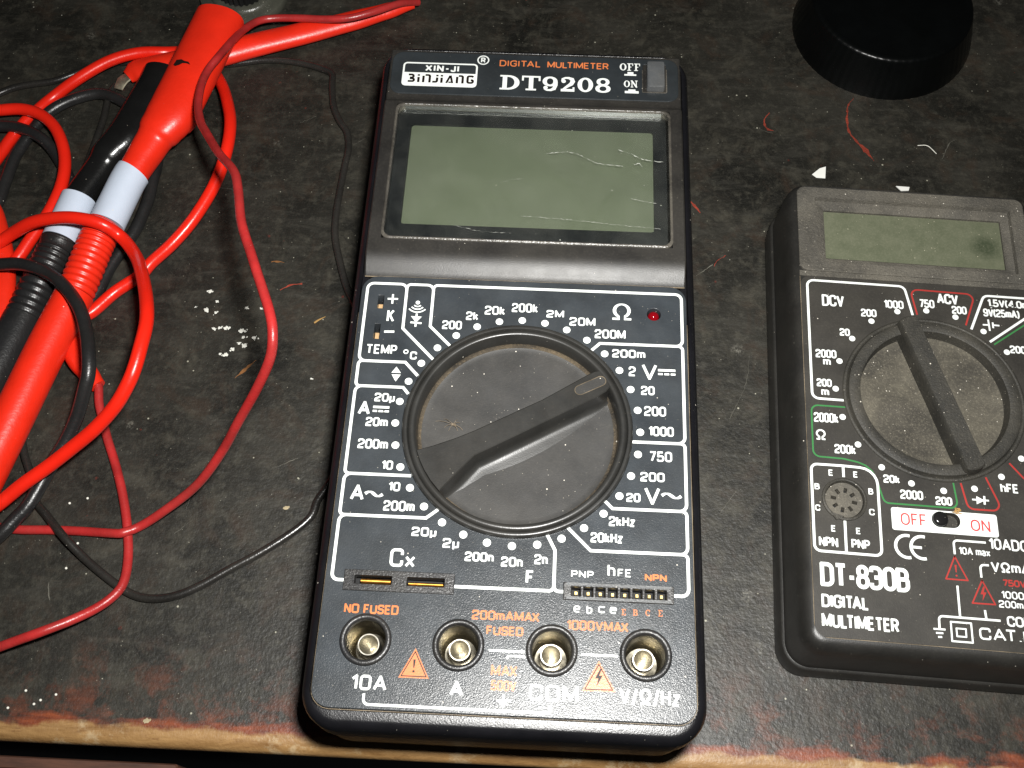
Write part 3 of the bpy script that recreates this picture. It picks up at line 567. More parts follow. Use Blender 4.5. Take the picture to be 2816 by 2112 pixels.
ls([(x+.1,y+2.7),(x+1.5,y+2.7),(x+1.5,y+1.6),(x+.5,y+1.6)]); ls([(x+.5,y+1.3),(x+1.7,y+1.3),(x+1.7,y+.3),(x,y+.3)])
ls([(x+3,y),(x+3,y+1.9)]); ls([(x+3,y+2.3),(x+3,y+2.9)]); ls([(x+4.4,y),(x+4.4,y+2.4,0)]); ls([(x+4.9,y+2.7),(x+6.2,y+2.7),(x+6.2,y)])
ls([(x+8.3,y+1.9),(x+8.3,y+.3),(x+7.0,y+.3)]); ls([(x+8.3,y+2.3),(x+8.3,y+2.9)]); ls([(x+9.6,y),(x+9.6,y+1.9)]); ls([(x+9.6,y+2.3),(x+9.6,y+2.9)])
ls([(x+11.0,y),(x+12.0,y+2.7,0)], .6); ls([(x+12.1,y+2.8),(x+12.7,y,0)], .6); ls([(x+11.6,y+.3),(x+12.3,y+.3)], .5)
ls([(x+14.0,y),(x+14.0,y+2.4)]); ls([(x+14.4,y+2.7),(x+15.6,y+2.7),(x+15.6,y)]); ls([(x+18.6,y+2.4),(x+18.3,y+2.7),(x+17.0,y+2.7),(x+17.0,y+.3),(x+18.5,y+.3),(x+18.5,y+1.3),(x+17.9,y+1.3)])
g.build('dark_lettering', M['ink'], strip, smooth=0)
g = G(); g.box(30.2, 38.2, 103.4, 114.9, 31.9, 32.2); g.build('button_well', M['hole'], mA)
g = G(); g.loft([rr(31.9+d,36.9-d,104.6+d,114.1-d,.5,z,4) for d, z in ((0,32.2),(0,36.6),(.12,37.0),(.4,37.15))], False, True)
g.build('power_button', M['button'], mA)
g = G(); stroke(g, fillet([(30.75,103.95),(37.55,103.95),(37.55,112.5)], .4), .3, HS+.012); stroke(g, [(30.75,103.95),(30.75,112)], .25, HS+.018); g.build('dusty_edge', M['rimdust'], strip, smooth=0)
# dial: raised ring, dished floor, flared pointer bar
dial = G(); dial.lathe([(27.75,34.7),(27.7,35.7),(27.45,36.15),(27.0,36.3),(26.55,36.2),(26.4,35.9),(26.3,35.6),(26.15,35.9),(25.95,36.2),(25.5,36.35),(24.9,36.3),(24.65,36.05),(24.45,34.5),(24.3,33.0),(24.15,31.8)], DC[0], DC[1], 120)
dial = dial.build('dial_ring', M['pointer'], mA, smooth=50)
g = G(); g.lathe([(24.3,31.9)]+[(r, 30.9+.7*(r/24.0)**2) for r in (23.5,22,20,18,16,14,12,10,8,6,4,2,.2)], DC[0], DC[1], 96, False, True); g.build('dial_floor', M['dial'], dial); g = G(); g.lathe([(24.3,32.4),(24.05,31.9),(23.7,31.68),(23.4,31.6)], DC[0], DC[1], 96); g.build('dust_ring', M['edgedust'], dial)
BAR = [(-23.9,-8.1),(-19.5,-6.6),(-14.5,-4.5),(-10,-2.3),(-4.5,.75),(.5,3.55),(5.7,6.4),(11,9.9),(16.4,13.5),(18.2,14.6),(19.6,15.0),(21.2,14.8),(22.4,13.7),(22.75,12.3),(22.4,10.8),(21.3,9.4),(19.2,7.9),(15,5.5),(10.7,3.05),(6,.3),(1.2,-2.5),(-4.2,-5.6),(-9.6,-8.65),(-13.6,-13.5),(-17.6,-18.3),(-19.8,-15.7),(-21.6,-13.2),(-22.9,-10.8)]
def inflate(P, d):
    out = []; n = len(P)
    for i in range(n):
        a = Vector(P[i-1]); p = Vector(P[i]); c = Vector(P[(i+1) % n]); d0 = (p-a).normalized(); d1 = (c-p).normalized()
        m = Vector((d0.y, -d0.x))+Vector((d1.y, -d1.x)); m = m.normalized() if m.length > .01 else Vector((d0.y, -d0.x)); out.append(p-m*d)
    return out
def clampr(P, rmax):
    o = []
    for p in P:
        v = Vector((p[0]-DC[0], p[1]-DC[1])); 
        if v.length > rmax: v = v*(rmax/v.length)
        o.append((v.x+DC[0], v.y+DC[1]))
    return o
g = G(); L = []
for d, z, rm in ((-.25,36.85,24.6),(0,36.65,24.7),(.35,34.2,24.4),(.5,33.1,24.2),(.7,32.3,24.1),(1.1,31.75,24.0),(1.7,31.45,24.0),(2.5,31.28,24.0),(3.4,31.15,24.0),(4.6,30.95,24.0),(6,30.7,24.0)):
    
    near = inflate(BAR, min(d, .6)); far = inflate(BAR, d); q = []
    for p0, p1 in zip(near, far):
        u_ = (Vector(p1)-Vector(p0)); t_ = max(0.0, min(1.0, .25+1.2*(u_.normalized().dot(Vector((.5,-.87))) if u_.length > 1e-4 else 0))); q.append(Vector(p0).lerp(Vector(p1), t_))
    L.append([(p[0], p[1], z) for p in clampr(q, rm)])
g.loft(L[::-1], False, True); g.build('pointer_bar', M['pointer'], dial, smooth=32)
g = G(); S0 = Vector((14.9,9.4)); S1 = Vector((19.9,12.05)); dd = (S1-S0).normalized(); a0 = math.degrees(math.atan2(dd.y, dd.x))
P = arc(S1.x,S1.y,1.25,a0-90,a0+90,8)+arc(S0.x,S0.y,1.25,a0+90,a0+270,8); stroke(g, P, .18, 36.88, True); g.build('pointer_mark', M['dusty'], dial, smooth=0)
g = G(); poly(g, P, 36.87); g.build('pointer_inlay', M['dial'], dial, smooth=0)
# sockets
for x, y in JX:
    jk = G(); jk.lathe([(5.75,34.8),(5.72,35.35),(5.45,35.75),(5.0,35.85),(4.6,35.7),(4.4,35.3),(4.35,34.4),(4.3,31)], x, y, 56); jk = jk.build('test_socket', M['socket'], mA, smooth=50)
    g = G(); g.lathe([(4.32,34.3),(4.25,31.0),(4.15,26.0),(3.6,24.3),(0.2,24.0)], x, y, 48, False, True); g.build('cup', M['cup'], jk)
    g = G(); g.lathe([(2.5,24.1),(2.5,29.75),(2.4,30.0),(2.15,30.0),(2.05,29.8),(1.95,27),(0.2,24.6)], x, y, 40, False, True); g.build('contact_tube', M['tube'], jk)
g = G(); g.lathe([(1.5,31.4),(1.5,33.6),(1.3,34.3),(.8,34.85),(.1,35.0)], 33.22, 32.25, 32, False, True); g.build('indicator_lamp', M['led'], mA, smooth=80)
g = G(); g.lathe([(1.95,31.6),(1.95,31.5),(.1,31.4)], 33.22, 32.25, 24, False, True); g.build('lamp_well', M['hole'], mA, smooth=0); g = G(); g.box(-38,-34.6,20.5,36,30.9,31.2); g.build('socket_well', M['hole'], mA, smooth=0)
for y0, y1 in ((31.2,33.1), (22.4,24.8)):
    g = G(); g.box(-36.95, -35.75, y0, y1, 31.2, 33.4); g.build('thermocouple_contact', M['slot_gold'], mA, smooth=0)
cx = plate('capacitor_socket', rect(-37.2,-12.2,-41.75,-36.95)[::-1], [rect(-34.75,-26.4,-40.15,-38.2), rect(-22.9,-14.5,-40.15,-38.2)], 33.0, 35.45, M['socket'], mA, .15)
g = G(); g.box(-36, -13.5, -41, -37.5, 31.3, 31.6); g.build('slot_floor', M['hole'], cx, smooth=0)
for x0, x1, y0, y1 in ((-33.4,-26.7,-39.75,-38.75), (-22.6,-14.8,-39.9,-39.1)):
    g = G(); g.loft([[(xx,y0,31.6),(xx,y0,34.3),(xx,y0+.3,34.75),(xx,y1-.3,34.75),(xx,y1,34.3),(xx,y1,31.6)] for xx in (x0, x1)], True, True); g.build('brass_contact', M['brass'], cx, smooth=60)
HX = [15.06+i*2.746 for i in range(8)]
hf = plate('transistor_socket', rect(12.2,36.95,-41.75,-37.65)[::-1], [rect(x-1.0,x+1.0,-40.85,-38.6,.1) for x in HX], 33.0, 35.35, M['socket'], mA, .2)
g = G(); 
for y0, y1 in ((-41.6,-40.95), (-38.45,-37.8)): g.box(12.9, 36.3, y0, y1, 35.3, 35.6)
g.build('raised_lip', M['button'], hf, smooth=0)
g = G(); g.box(13, 36, -41.3, -38, 31.3, 31.6); g.build('slot_floor', M['hole'], hf, smooth=0)
for x in HX:
    g = G(); g.box(x-.2, x+.4, -39.9, -39.2, 31.6, 33.0); g.build('pin', M['pin'], hf, smooth=0)

# spider on the dial floor
g = G(); sp = (-15.8, 1.2, 31.7)
for k, (dx, rr_, h_) in enumerate(((0,.42,.36), (.6,.36,.3))):
    g.lathe([(.05,sp[2]-h_)]+[(rr_*math.sin(math.pi*i/6), sp[2]-h_*math.cos(math.pi*i/6)) for i in range(1,6)]+[(.05,sp[2]+h_)], sp[0]+dx, sp[1]-dx*.35, 12, True, True)
for a, ln in ((170,4.6),(150,3.0),(200,2.4),(235,2.0),(20,1.6),(-30,2.6),(-55,1.8),(60,1.6)):
    a = math.radians(a); c, s = math.cos(a), math.sin(a)
    sweep(g, [(sp[0]+.3, sp[1]-.1, sp[2]), (sp[0]+.3+c*ln*.35, sp[1]+s*ln*.35, sp[2]+.55), (sp[0]+.3+c*ln*.75, sp[1]+s*ln*.75+.15, sp[2]+.1), (sp[0]+.3+c*ln, sp[1]+s*ln, 31.35)], .06, seg=5, step=.4)
tag(g.build('spider', M['spider'], smooth=60), 'tiny dried brown spider lying on the dial of the large meter', 'spider')

# ------------------------------------------------------------------ the small multimeter
mB = thing('multimeter', 'smaller dusty black digital multimeter with narrow screen and white OFF and ON plate', 'multimeter', (103.6, 17.2, 0), math.radians(-2.0))
g = G()
L = insets(-34.9, 34.9, -67.6, 66.2, 6.5, [(.6,.2),(0,.8),(0,7.6),(.25,7.9),(.75,8.1),(.8,8.6),(1.05,19.6),(1.35,21.6),(1.95,23.4),(2.8,24.5),(3.7,24.95)], 9)
L.append(rr(-31.15, 31.15, -63.35, 63.3, 3.2, 25.0, 9)); L.append(rr(-31.1, 31.1, -63.3, 63.2, 3.0, 24.6, 9)); L.append(rr(-29.5, 29.5, -61.8, 61.5, 2, 24.5, 9))
g.loft(L, True); g.build('case', M['case_b'], mB, smooth=40)
cB = (1.3, -.2)
pB = plate('front_panel', [(p[0], p[1]) for p in rr(-31.0, 31.0, -63.2, 33.7, 2.6, 0, 8)], [circ(cB[0], cB[1], 21.5, 80, True), circ(-22.6,-29.4,4.7,40,True), [(p[0],p[1]) for p in rr(-2.0,4.7,-34.6,-30.85,1.85,0,8)][::-1]], 22.0, 24.92, M['panel_b'], mB, .1)
g = G(); stroke(g, fillet([(-31.08,33.5),(-31.08,-63.28),(31.08,-63.28),(31.08,33.5)], 2.7), .16, 24.8); g.build('dust_seam', M['dusty'], mB, smooth=0)
g = G()
fl = [rr(-31.05,31.05,35.4,62.9,2.4,z,8) for z in (24.4, 25.05)]+[rr(-30.8,30.8,35.65,62.65,2.2,25.25,8), rr(-26.2,27.2,38.2,59.3,.6,25.3,8), rr(-26.0,27.0,38.4,59.0,.5,24.0,8), rr(-23.9,25.4,40.3,57.0,.3,23.6,8), rr(-23.4,25.0,40.7,56.5,.2,23.2,8), rr(-23.4,25.0,40.7,56.5,.2,22.0,8)]
g.loft(fl); g.box(-31.1,31.1,33.75,35.35,24.0,24.85); g.build('display_frame', M['frame_b'], mB, smooth=30)
g = G(); g.box(-24, 25.6, 40.2, 57.2, 21.6, 22.5); g.build('display', M['lcd_b'], mB, smooth=0)
ZQ = 24.94; g = G()
def line(pts, wt=.62, R=1.7, z=0, closed=False, gg=None): stroke(gg or g, fillet(pts, R, closed), wt, ZQ+z, closed)
line([(-2.0,23.6),(-3.6,32.25),(-29.25,32.35),(-29.25,-2.7),(-20.9,-2.75)])
line([(12.9,20.5),(17.2,31.05),(31.0,31.0)]); line([(17.3,17.1),(30.4,27.3)])
line([(-30.3,-20.7),(-22.5,-20.65),(-14.3,-20.9,7.5),(-14.5,-42.9),(-30.3,-42.8)], closed=True, z=.006, R=1.5)
line([(-22.5,-20.8),(-22.5,-23.6)], z=.012); line([(-22.8,-34.4),(-22.85,-42.7)], z=.012)
for p in [(-5.93,24.35),(-12.91,20.91),(-18.24,15.29),(-21.87,8.39),(-23.24,.37),(-21.9,-7.43),(-18.5,-14.65),(1.66,25.19),(9.13,23.86),(15.99,20.09),(21.31,14.4),(-13.07,-20.29),(-6.13,-23.95),(1.49,-25.27),(9.0,-24.13),(15.87,-20.47),(21.31,-15.25)]: disc(g, p[0], p[1], .8, ZQ+.012, 20)
WB= [('DCV', -25.58, 24.62, 5.82, 3.5), ('1000', -9.3, 25.2, 5.13, 2.52), ('200', -15.49, 22.16, 4.05, 2.35), ('20', -21.39, 15.93, 2.65, 2.21), ('2000', -27.9, 9.05, 5.34, 2.44), ('m', -26.08, 6.92, 1.95, 2.7), ('200', -27.98, 0.71, 3.82, 2.27), ('m', -26.93, -1.81, 1.98, 2.63), ('750', -0.01, 26.08, 3.98, 2.57), ('ACV', 4.73, 27.65, 5.62, 3.13), ('200', 8.36, 24.85, 3.89, 2.4), ('1.5V(4.0mA)', 17.93, 27.77, 13.21, 2.32), ('9V(25mA)', 16.52, 24.69, 9.4, 2.42), ('200µ', 22.2, 14.2, 5.25, 2.27), ('2000k', -29.09, -9.27, 6.11, 2.64), ('Ω', -28.89, -14.12, 2.63, 2.87), ('200k', -24.35, -17.43, 5.21, 2.48), ('20k', -12.87, -24.28, 3.97, 2.15), ('2000', -9.08, -28.13, 5.49, 2.39), ('200', -0.72, -29.02, 4.0, 2.2), ('hFE', 15.26, -24.55, 4.36, 2.37), ('E', -26.13, -23.52, 1.11, 1.63), ('E', -20.13, -23.52, 1.12, 1.6), ('B', -29.69, -27.33, 1.23, 1.56), ('B', -16.72, -27.63, 1.16, 1.58), ('C', -29.78, -32.8, 1.22, 1.56), ('C', -16.89, -32.93, 1.31, 1.6), ('E', -26.18, -37.81, 1.1, 1.61), ('E', -20.28, -37.96, 1.11, 1.58), ('NPN', -29.23, -41.63, 4.53, 2.39), ('PNP', -21.57, -41.57, 4.39, 2.29), ('10ADC', 10.88, -39.22, 9.14, 2.8), ('10A max', 3.65, -41.03, 7.3, 1.84), ('VΩmA', 10.74, -44.69, 9.13, 2.52), ('DT-830B', -29.3, -51.3, 20.77, 5.82), ('DIGITAL', -29.25, -56.27, 10.92, 3.13), ('MULTIMETER', -29.38, -60.9, 17.59, 3.23), ('1000V', 12.4, -50.92, 6.8, 1.83), ('200mA', 11.58, -53.09, 7.12, 1.74), ('COM', 12.95, -57.38, 6.02, 2.43), ('CAT.II', 6.33, -60.9, 11.33, 2.79)]
for t, x, y, ww, h in WB:
    if t == 'm': h = 2.25
    text(g, t, x, y, ww, h, (.98 if t == 'DT-830B' else .56 if h > 2.9 else .44 if h > 2.0 else .3), .3, .28, ZQ+.03)
st = lambda pts, wt, k=0: stroke(g, pts, wt, ZQ+.03+k*.006)
st([(16.0,22.1),(17.6,22.15)], .45); st([(17.55,23.8),(17.65,20.4)], .45, 1); st([(18.65,23.0),(18.62,21.3)], .45); st([(18.7,22.2),(20.3,22.15)], .45, 1)
st([(8.13,-26.95),(12.14,-26.95)], .42); poly(g, [(9.2,-26.0),(9.1,-28.1),(11.1,-27.0)], ZQ+.04); st([(11.1,-25.85),(11.0,-28.05)], .5, 3)
plate('switch_label', [(p[0],p[1]) for p in rr(-11.6,13.5,-36.15,-30.45,.6,0,4)], [[(p[0],p[1]) for p in rr(-2.05,4.75,-34.65,-30.8,1.88,0,8)][::-1]], 24.9, 24.95, M['white'], pB)
for s0, e in ((-8.2,0), (-4.6,1)):
    st(arc(s0-.2,-40.1,2.75,75,285,18), .72)
    if e: st([(s0-2.6,-40.1),(s0-.4,-40.15)], .65, 1)
for P, q in (([(.1,-57.35),(4.7,-57.35),(4.65,-61.8),(0,-61.8)],.4), ([(1.23,-58.78),(3.38,-58.78),(3.32,-60.6),(1.24,-60.6)],.36)): stroke(g, P, q, ZQ+.03, True)
st(fillet([(-2.6,-59.2),(-2.5,-56.2),(11.5,-56.2)], .9), .5); st([(-4.0,-59.3),(-1.28,-59.27)], .42, 1); st([(-3.5,-60.2),(-1.85,-60.15)], .42); st([(-3.1,-61.1),(-2.2,-61.05)], .42)
st([(2.45,-48.7),(2.35,-55.95)], .5, 1); st([(8.2,-54.0),(8.3,-55.95)], .5, 1)
st(fillet([(2.6,-41.1),(2.6,-37.65),(10.2,-37.65)], .9), .5); st(fillet([(8.25,-46.3),(8.25,-43.2),(10.3,-43.2)], .9), .5)
st([(18.6,28.0-.55),(19.0,27.45)], .2); 
g.build('white_lettering', M['white'], pB, smooth=0)
g = G(); line([(-20.9,-4.65),(-29.6,-4.65),(-29.65,-18.6),(-22.2,-18.75,6),(-15.5,-20.0,7),(-13.0,-29.5,1.5),(4.6,-29.55),(4.0,-23.0)], .42, gg=g); g.build('green_outline', M['green_print'], pB, smooth=0); g = G(); line([(18.3,16.4),(31,26.0)], .42, gg=g); g.build('green_line', M['green_print'], pB, smooth=0)
for P in ([(-.8,23.8),(-2.1,31.5),(14.9,31.2),(11.6,21.6)], [(5.8,-22.9),(7.0,-29.45),(15.2,-29.4),(12.0,-20.9)], [(18.2,-16.7),(21.6,-20.9),(24.0,-20.9)]):
    g = G(); line(P, .45, gg=g); g.build('red_outline', M['red_print'], pB, smooth=0)
for P in ([(2.52,-41.65),(-.03,-47.25),(5.03,-47.25)], [(8.31,-47.0),(5.52,-52.55),(10.78,-52.5)]):
    g = G(); stroke(g, P, .36, ZQ+.02, True)
    if P[0][0] < 5: stroke(g, [(2.5,-43.7),(2.5,-45.5)], [.5,.25], ZQ+.02); disc(g, 2.5, -46.3, .24, ZQ+.02)
    else: poly(g, [(8.4,-48.4),(7.6,-50.3),(8.2,-50.3),(7.9,-51.9),(9.0,-49.8),(8.4,-49.8),(8.8,-48.4)], ZQ+.02)
    g.build('warning_symbol', M['red_print'], pB, smooth=0)
g = G()
RB= [('OFF', -9.45, -34.79, 6.17, 3.11), ('ON', 7.1, -34.98, 4.58, 2.94), ('750V~', 13.01, -47.96, 6.69, 1.67)]
t, x, y, ww, h = RB[2]; text(g, t, x, y, ww, h, .34, .3, .22, ZQ+.03)
g.build('red_lettering', M['red_print'], pB, smooth=0)
g = G()
for t, x, y, ww, h in RB[:2]: text(g, t, x, y, ww, h, .4, .5, .28, ZQ+.02)
g.build('red_lettering', M['red_letter'], pB, smooth=0)
g = G(); g.box(-2.6, 5.3, -35.2, -30.3, 21.0, 23.2); g.build('switch_well', M['dial_b'], mB, smooth=0)
g = G(); g.lathe([(1.9,23.0),(1.9,25.3),(1.7,25.8),(1.1,26.0),(.1,26.05)], -.05, -32.65, 32, False, True); g.build('power_slider', M['knobblack'], mB, smooth=70)
dr = G(); dr.lathe([(22.9,24.3),(22.85,25.0),(22.6,25.3),(22.2,25.4),(21.9,25.25),(21.75,24.9),(21.6,25.2),(21.4,25.9),(21.0,26.1),(19.0,26.1),(18.6,25.9),(18.3,24.2),(18.1,23.2)], cB[0], cB[1], 100); dr = dr.build('dial_ring', M['dial_b'], mB, smooth=45)
g = G(); g.lathe([(18.5,23.2),(17.5,22.9),(10,23.0),(.2,23.1)], cB[0], cB[1], 80, False, True); g.build('dial_floor', M['disc_b'], dr)
a = Vector((-4.3,20.3)); b_ = Vector((8.7,-19.3)); u = (b_-a).normalized(); nrm = Vector((-u.y, u.x)); g = G(); L = []
for hw, ex, z in ((2.75,.2,23.0),(2.55,.1,26.2),(2.4,0,28.0),(2.2,-.25,28.3)):
    p0 = a-u*ex; p1 = b_+u*ex; lp = []
    for c, s in ((p0,-1), (p1,1)):
        for k in range(9):
            t = (-90+180*k/8)*math.pi/180; lp.append(c+u*(s*math.cos(t)*hw*.42)+nrm*(s*math.sin(t)*hw))
    L.append([(p.x, p.y, z) for p in lp])
g.loft(L, False, True); g.build('pointer_bar', M['dial_b'], dr, smooth=30)
so = G(); so.lathe([(5.5,24.85),(5.4,25.3),(5.0,25.5),(4.75,25.35),(4.6,24.7),(4.55,24.3)], -22.6, -29.4, 48); so = so.build('transistor_socket', M['dial_b'], mB, smooth=45)
hl = []
for k in range(8):
    t = math.radians(22.5+12+45*k); c, s = math.cos(t), math.sin(t); hl.append([(-22.6+c*r-s*q, -29.4+s*r+c*q) for r, q in ((1.9,-.42),(1.9,.42),(3.2,.42),(3.2,-.42))])
plate('socket_face', circ(-22.6,-29.4,4.5,40), hl, 22.6, 24.4, M['frame_b'], so)
g = G(); g.box(-27,-18,-34,-25,22.2,22.5); g.build('socket_well', M['hole'], so, smooth=0)
g = G(); g.loft([[(-26.2,-33.0,z),(-24.9,-34.9,z),(-23.0,-33.9,z)] for z in (24.9,25.5)], False, True); g.build('key_notch', M['dial_b'], so, smooth=0)
for jx, jy in ((26.0,-33.0),(26.0,-43.5),(26.0,-56.0)):
    g = G(); g.lathe([(4.6,24.93),(4.5,25.5),(3.6,25.5),(3.4,25.0)], jx, jy, 40); j = g.build('test_socket', M['socket'], mB); g = G(); g.lathe([(3.5,25.0),(.1,24.97)], jx, jy, 32, False, True); g.build('socket_bore', M['hole'], j)

# ------------------------------------------------------------------ test leads, wires and clips
red_cable=[(-134.5,35.9,1.9),(-130.5,41.4,1.9),(-125.7,44.9,1.9),(-120.4,51.8,1.9),(-113.8,57.0,3),(-110.8,61.0,4),(-104.9,66.8,6),(-99.4,74.5,8),(-94.7,85.0,10),(-92.4,94.7,12),(-92.6,105.1,12),(-95.3,115.1,10),(-101.1,128.4,6),(-109.4,140.1,3),(-116.4,143.9,2),(-121.5,141.0,5),(-130.0,139.4,6),(-138.8,135.5,6),(-148.0,129.1,4.5),(-155.5,123.7,2),(-159.0,118.7,2),(-162.7,112.3,2),(-165.8,104.5,2),(-167.1,99.9,2),(-170.9,89.8,3),(-179.6,94.3,4),(-182.1,109.0,5),(-175.9,113.2,5.8),(-169.1,114.1,6),(-162.2,114.8,6),(-155.9,112.9,6),(-150.1,108.1,6),(-145.6,100.5,6),(-143.3,92.9,6),(-142.8,85.4,6),(-143.9,78.2,5.8),(-145.5,73.0,5.5),(-148.2,66.1,5),(-150.3,60.9,4.5),(-153.2,56.4,4),(-157.6,50.6,4),(-162.7,49.2,6),(-164.5,55.3,8),(-159.5,60.5,8),(-154.7,63.5,8.5),(-150.9,65.5,10),(-143.8,66.9,14),(-135.9,67.2,16.5),(-128.6,66.7,17.5),(-121.8,65.6,16.5),(-117.2,63.9,12.5),(-111.3,57.0,14),(-105.6,47.4,20),(-100.3,36.6,26),(-97.5,27.9,29),(-97.1,20.3,30),(-97.9,14.0,29),(-99.7,9.8,27),(-102.9,5.5,24),(-108.5,0.8,20),(-115.2,-3.3,16),(-121.6,-7.5,13),(-127.6,-11.6,11),(-131.6,-14.8,9.5),(-133.5,-16.5,9),(-139.6,-20.3,6)]
black_d=[(-163.5,81.4,1.9),(-162.8,89.6,1.9),(-162.2,99.5,1.9),(-160.2,106.7,1.9),(-158.1,112.5,2),(-155.2,117.5,2.2),(-150.7,121.3,2.4),(-144.8,124.2,2.5),(-139.9,125.0,2.5),(-134.4,123.1,2.5),(-128.8,119.2,2.5),(-122.2,112.4,2.2),(-118.6,105.5,2),(-117.1,98.5,1.9),(-117.2,91.9,1.9),(-117.2,84.5,1.9),(-118.4,75.8,1.9),(-119.8,70.8,1.9),(-123.6,60.6,1.9),(-125.4,52.3,1.9),(-127.6,46.9,1.9),(-131.2,39.6,1.9)]
black_e=[(-174.9,108.1,5),(-168.6,109.2,4.2),(-163.5,109.0,4.2),(-157.9,107.1,4.2),(-153.6,104.7,3.5),(-150.0,101.2,2.2),(-144.2,93.2,1.9),(-138.3,82.5,1.9),(-135.4,72.0,1.9)]
black_f=[(-157.8,53.7,10),(-150.5,53.7,12),(-145.5,53.5,13),(-140.2,52.3,13.8),(-134.9,50.0,14.5),(-129.9,46.4,16.2),(-125.7,42.4,16.4),(-121.1,36.6,18),(-117.7,30.1,19),(-114.9,22.5,20),(-114.1,17.2,19),(-115.0,13.9,17),(-117.6,8.0,12),(-120.5,2.5,8.5),(-123.5,-3.2,6.5),(-127.8,-14.8,5),(-130.7,-19.1,4.5),(-133.9,-23.4,4),(-139.4,-27.9,2)]
red_probe=[(-102.4,148.2,14),(-106.1,127.9,14.5),(-108.7,115.2,14.5),(-110.8,107.6,14),(-113.5,102.5,13),(-115.3,99.0,12),(-119.4,88.1,11),(-120.6,84.8,10.8),(-124.0,70.3,9.8),(-125.6,65.8,9.4),(-128.6,46.9,8.6),(-132.8,29.2,8),(-137.2,7.9,7.5),(-141.4,-11.7,7)]
boot_fold=[(-102.9,137.6,12.5),(-103.4,128.1,12.5),(-106.1,117.1,12.5),(-107.7,108.0,12),(-111.1,104.3,11.5),(-113.4,102.4,11)]
black_probe=[(-117.4,126.8,11),(-118.3,121.7,11),(-121.4,111.1,10.5),(-124.6,101.5,10),(-128.6,95.9,9),(-130.7,91.5,8.2),(-135.6,80.5,7.2),(-138.2,65.9,6.6),(-138.8,62.4,6.4),(-142.8,39.9,6),(-147.1,18.4,5.8),(-149.3,7.4,5.6)]
long_clip=[(-132.5,131.3,3.6),(-129.5,133.5,4),(-121.1,135.0,5),(-104.0,140.3,5.5),(-92.9,145.3,5),(-79.4,151.0,4.4),(-63.3,157.7,4),(-51.7,163.1,3.6),(-42.9,167.3,3.4)]
small_clip=[(-136.7,44.2,4),(-130.7,36.7,4),(-125.2,28.8,4),(-121.3,24.1,3.4),(-118.2,20.9,2.8)]
left_clip=[(-169.1,85.1,4),(-162.1,74.7,4),(-155.6,59.4,4),(-152.4,47.1,4),(-151.1,34.0,4)]
thin_red_a=[(-41.1,168.0,3.4),(-46.5,163.5,7),(-54.0,157.1,9.5),(-62.0,153.6,9.8),(-70.2,153.6,9),(-78.2,154.3,8.4),(-86.1,154.2,8.2),(-91.4,152.1,9),(-94.5,146.2,11.5),(-95.8,136.3,16.5),(-97.5,125.6,20.5),(-99.9,119.9,20.5),(-100.2,112.3,22),(-98.4,102.3,25),(-94.9,93.3,29),(-91.7,87.6,32),(-84.5,75.8,38),(-77.2,65.5,44),(-74.0,57.6,47),(-70.5,45.6,50),(-65.8,34.8,52),(-63.6,29.8,53),(-58.5,18.1,54),(-57.1,12.2,53),(-58.1,8.2,49),(-62.4,4.1,41),(-68.5,-0.3,31),(-74.4,-4.3,21),(-82.5,-9.8,11),(-91.9,-15.3,5),(-98.6,-19.0,2.2),(-102.1,-21.1,3.2),(-104.5,-21.3,2.8),(-113.8,-20.7,1.4),(-122.6,-20.7,1.3),(-129.9,-21.0,1.3),(-135.9,-20.6,1.3),(-141.9,-19.9,1.3)]
thin_red_b=[(-119.5,22.8,2.8),(-118.2,21.0,2.6),(-117.2,16.1,2),(-115.4,11.6,1.5),(-112.9,5.9,1.3),(-109.4,-0.9,1.3),(-106.0,-8.3,1.3),(-103.2,-15.7,1.3),(-101.5,-21.4,1.3),(-100.2,-27.0,1.5),(-99.4,-32.9,2.6),(-100.2,-36.8,3.4),(-103.5,-40.9,4.5),(-108.3,-45.0,7),(-114.5,-48.8,9),(-120.9,-51.2,8),(-124.9,-52.6,7),(-132.3,-53.8,2)]
thin_black=[(-179.8,119.7,1.2),(-174.1,125.0,1.2),(-169.6,127.6,1.2),(-164.7,129.1,1.2),(-157.3,130.9,1.2),(-151.5,134.1,1.2),(-145.7,137.3,1.2),(-137.7,139.5,1.2),(-125.6,140.0,1.2),(-105.0,139.9,1.2),(-90.9,142.4,1.2),(-83.2,142.5,1.2),(-75.2,141.1,1.2),(-68.8,138.8,1.3),(-66.8,137.1,1.3),(-66.3,132.0,1.3),(-64.8,124.0,1.3),(-61.9,117.7,1.3),(-59.4,114.0,1.3),(-58.1,107.6,1.3),(-58.4,101.5,1.3),(-58.7,95.0,1.3),(-59.0,82.6,1.3),(-58.2,73.8,1.3),(-55.2,63.6,1.3),(-52.7,56.8,1.3),(-48.3,47.3,1.2),(-45.1,32.0,1.2),(-44.6,18.4,1.2),(-47.0,4.2,1.2),(-50.4,-4.4,1.2),(-52.9,-9.3,1.2),(-53.8,-13.4,1.2),(-57.5,-17.7,1.2),(-65.4,-23.9,1.2),(-73.2,-29.0,1.2),(-80.8,-34.1,1.2),(-86.7,-36.8,1.2),(-93.0,-37.6,1.2),(-98.3,-36.3,1.2),(-104.6,-32.7,1.4),(-111.9,-27.6,2.2),(-117.7,-22.7,3.6),(-124.1,-16.8,2),(-128.2,-12.9,1.2),(-130.9,-6.5,1.2),(-133.4,-2.0,1.2),(-134.6,0.2,1.2),(-137.7,7.6,1.2)]
thin_black_b=[(-137.1,129.8,1.2),(-138.3,125.6,1.2),(-138.0,117.0,1.2),(-138.4,108.9,1.2),(-139.3,98.1,1.2),(-139.9,88.4,1.2)]
